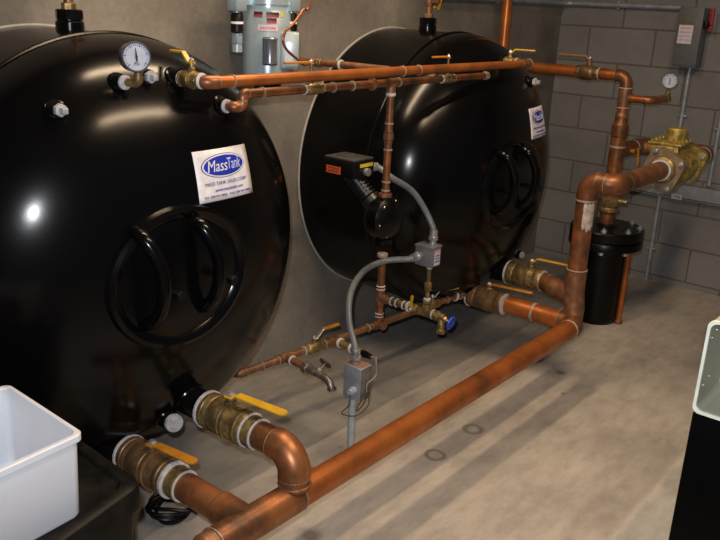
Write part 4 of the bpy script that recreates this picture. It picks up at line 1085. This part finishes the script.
# black cabinet and cream open box, right edge
ux, uy = Vector((1, 0, 0)), Vector((0, 1, 0))
cx0, cy0, cz0 = 1.60, .396, .775
t = thing('black_cabinet', 'tall plain black box at the right edge under the cream metal box', 'cabinet', (cx0+.25, .15, 0))
MB().box((cx0+.25, cy0-.27, cz0/2), (.5, .54, cz0), bev=.006).build('body', plain('black tote plastic', (.003, .003, .003), .3, spec=.08), t)
MB().box((cx0+.0, cy0-.27, cz0*.5), (.004, .46, cz0-.1), bev=.0015).build('front_panel', plain('black tote plastic', (.003, .003, .003), .3, spec=.08), t)
zc = cz0+.0005; hc = .200; wc = .26; dc = .16
cream = noisy('cream enamel', (.40, .40, .31), (.36, .36, .28), 6, 0, .4)
rim = plain('pale cream edge', (.86, .88, .76), .4)
t = thing('cream_metal_box', 'open cream metal box lying on its side on the black cabinet at the right edge', 'box', (cx0+.08, cy0-.12, zc))
def rloop(m, x, s_, r=.014, n=5):
    out = []
    for (a0, yc, zc_) in ((0, cy0-r-s_, zc+hc-r-s_), (90, cy0-wc+r+s_, zc+hc-r-s_), (180, cy0-wc+r+s_, zc+r+s_), (270, cy0-r-s_, zc+r+s_)):
        for k in range(n+1):
            a = math.radians(a0+90*k/n); out.append(m.bm.verts.new((x, yc+r*math.cos(a), zc_+r*math.sin(a))))
    return out
m = MB(); L_ = [rloop(m, cx0+dc, 0), rloop(m, cx0+.004, 0), rloop(m, cx0+.004, .004), rloop(m, cx0+dc-.004, .004)]
for i in range(3): m.bridge(L_[i], L_[i+1])
m.bm.faces.new(L_[0]); m.bm.faces.new(L_[-1][::-1]); m.build('shell', cream, t)
m = MB(); L_ = [rloop(m, cx0+.006, -.0015), rloop(m, cx0, -.0015), rloop(m, cx0, .0045), rloop(m, cx0+.006, .0045)]
for i in range(4): m.bridge(L_[i], L_[(i+1) % 4])
m.build('rim', rim, t, 'brighter rolled edge')
for zz, xx in ((.155, .03), (.05, .03), (.165, .055), (.06, .06)):
    MB().lathe((cx0+xx, cy0-.004, zc+zz), (0, -1, 0), [(0, .004), (.002, .004), (.003, .002)], 12).build('rivet', zinc(), t)

# ================================================================= LIGHT
def area(name, loc, look, size, energy, col, sy=None):
    l = bpy.data.lights.new(name, 'AREA'); l.energy = energy; l.size = size; l.color = col
    if sy: l.shape = 'RECTANGLE'; l.size_y = sy
    o = bpy.data.objects.new(name, l); C.objects.link(o); o.location = loc
    o.rotation_euler = (Vector(look)-Vector(loc)).to_track_quat('-Z', 'Y').to_euler()
    return o
fp = EYE + CU*.07 - CR*.03 - _f*.0
fl = bpy.data.lights.new('camera_flash', 'SPOT'); fl.energy = 120; fl.shadow_soft_size = .014; fl.color = (.95, .97, 1.0); fl.spot_size = math.radians(105); fl.spot_blend = 1
fo = bpy.data.objects.new('camera_flash', fl); C.objects.link(fo); fo.location = fp
fo.rotation_euler = _f.to_track_quat('-Z', 'Y').to_euler()
# two fluorescent strips hung along the room
for (ly, e) in ((.50, 34), (1.72, 26)):
    area('strip_light', (2.0, ly, 2.6), (2.0, ly, 0), 1.3, e, (1, .74, .48), .13)
w = bpy.data.worlds.new('room_ambient'); bpy.context.scene.world = w; w.use_nodes = True
w.node_tree.nodes['Background'].inputs[0].default_value = (.30, .34, .42, 1); w.node_tree.nodes['Background'].inputs[1].default_value = .16

# ================================================================= CAMERA
cam = bpy.data.cameras.new('camera'); co = bpy.data.objects.new('camera', cam); C.objects.link(co)
cam.sensor_width = 36; cam.sensor_fit = 'HORIZONTAL'; cam.lens = FPX/720*36; cam.clip_start = .02
R3 = Matrix((CR, CU, -_f)).transposed()
co.matrix_world = Matrix.Translation(EYE) @ R3.to_4x4()
bpy.context.scene.camera = co
for o in bpy.data.objects:
    if '_loc' in o: del o['_loc']
sc = bpy.context.scene
sc.view_settings.view_transform = 'Standard'; sc.view_settings.look = 'None'
sc.view_settings.exposure = 0.12; sc.view_settings.gamma = 1; sc.view_settings.use_curve_mapping = False
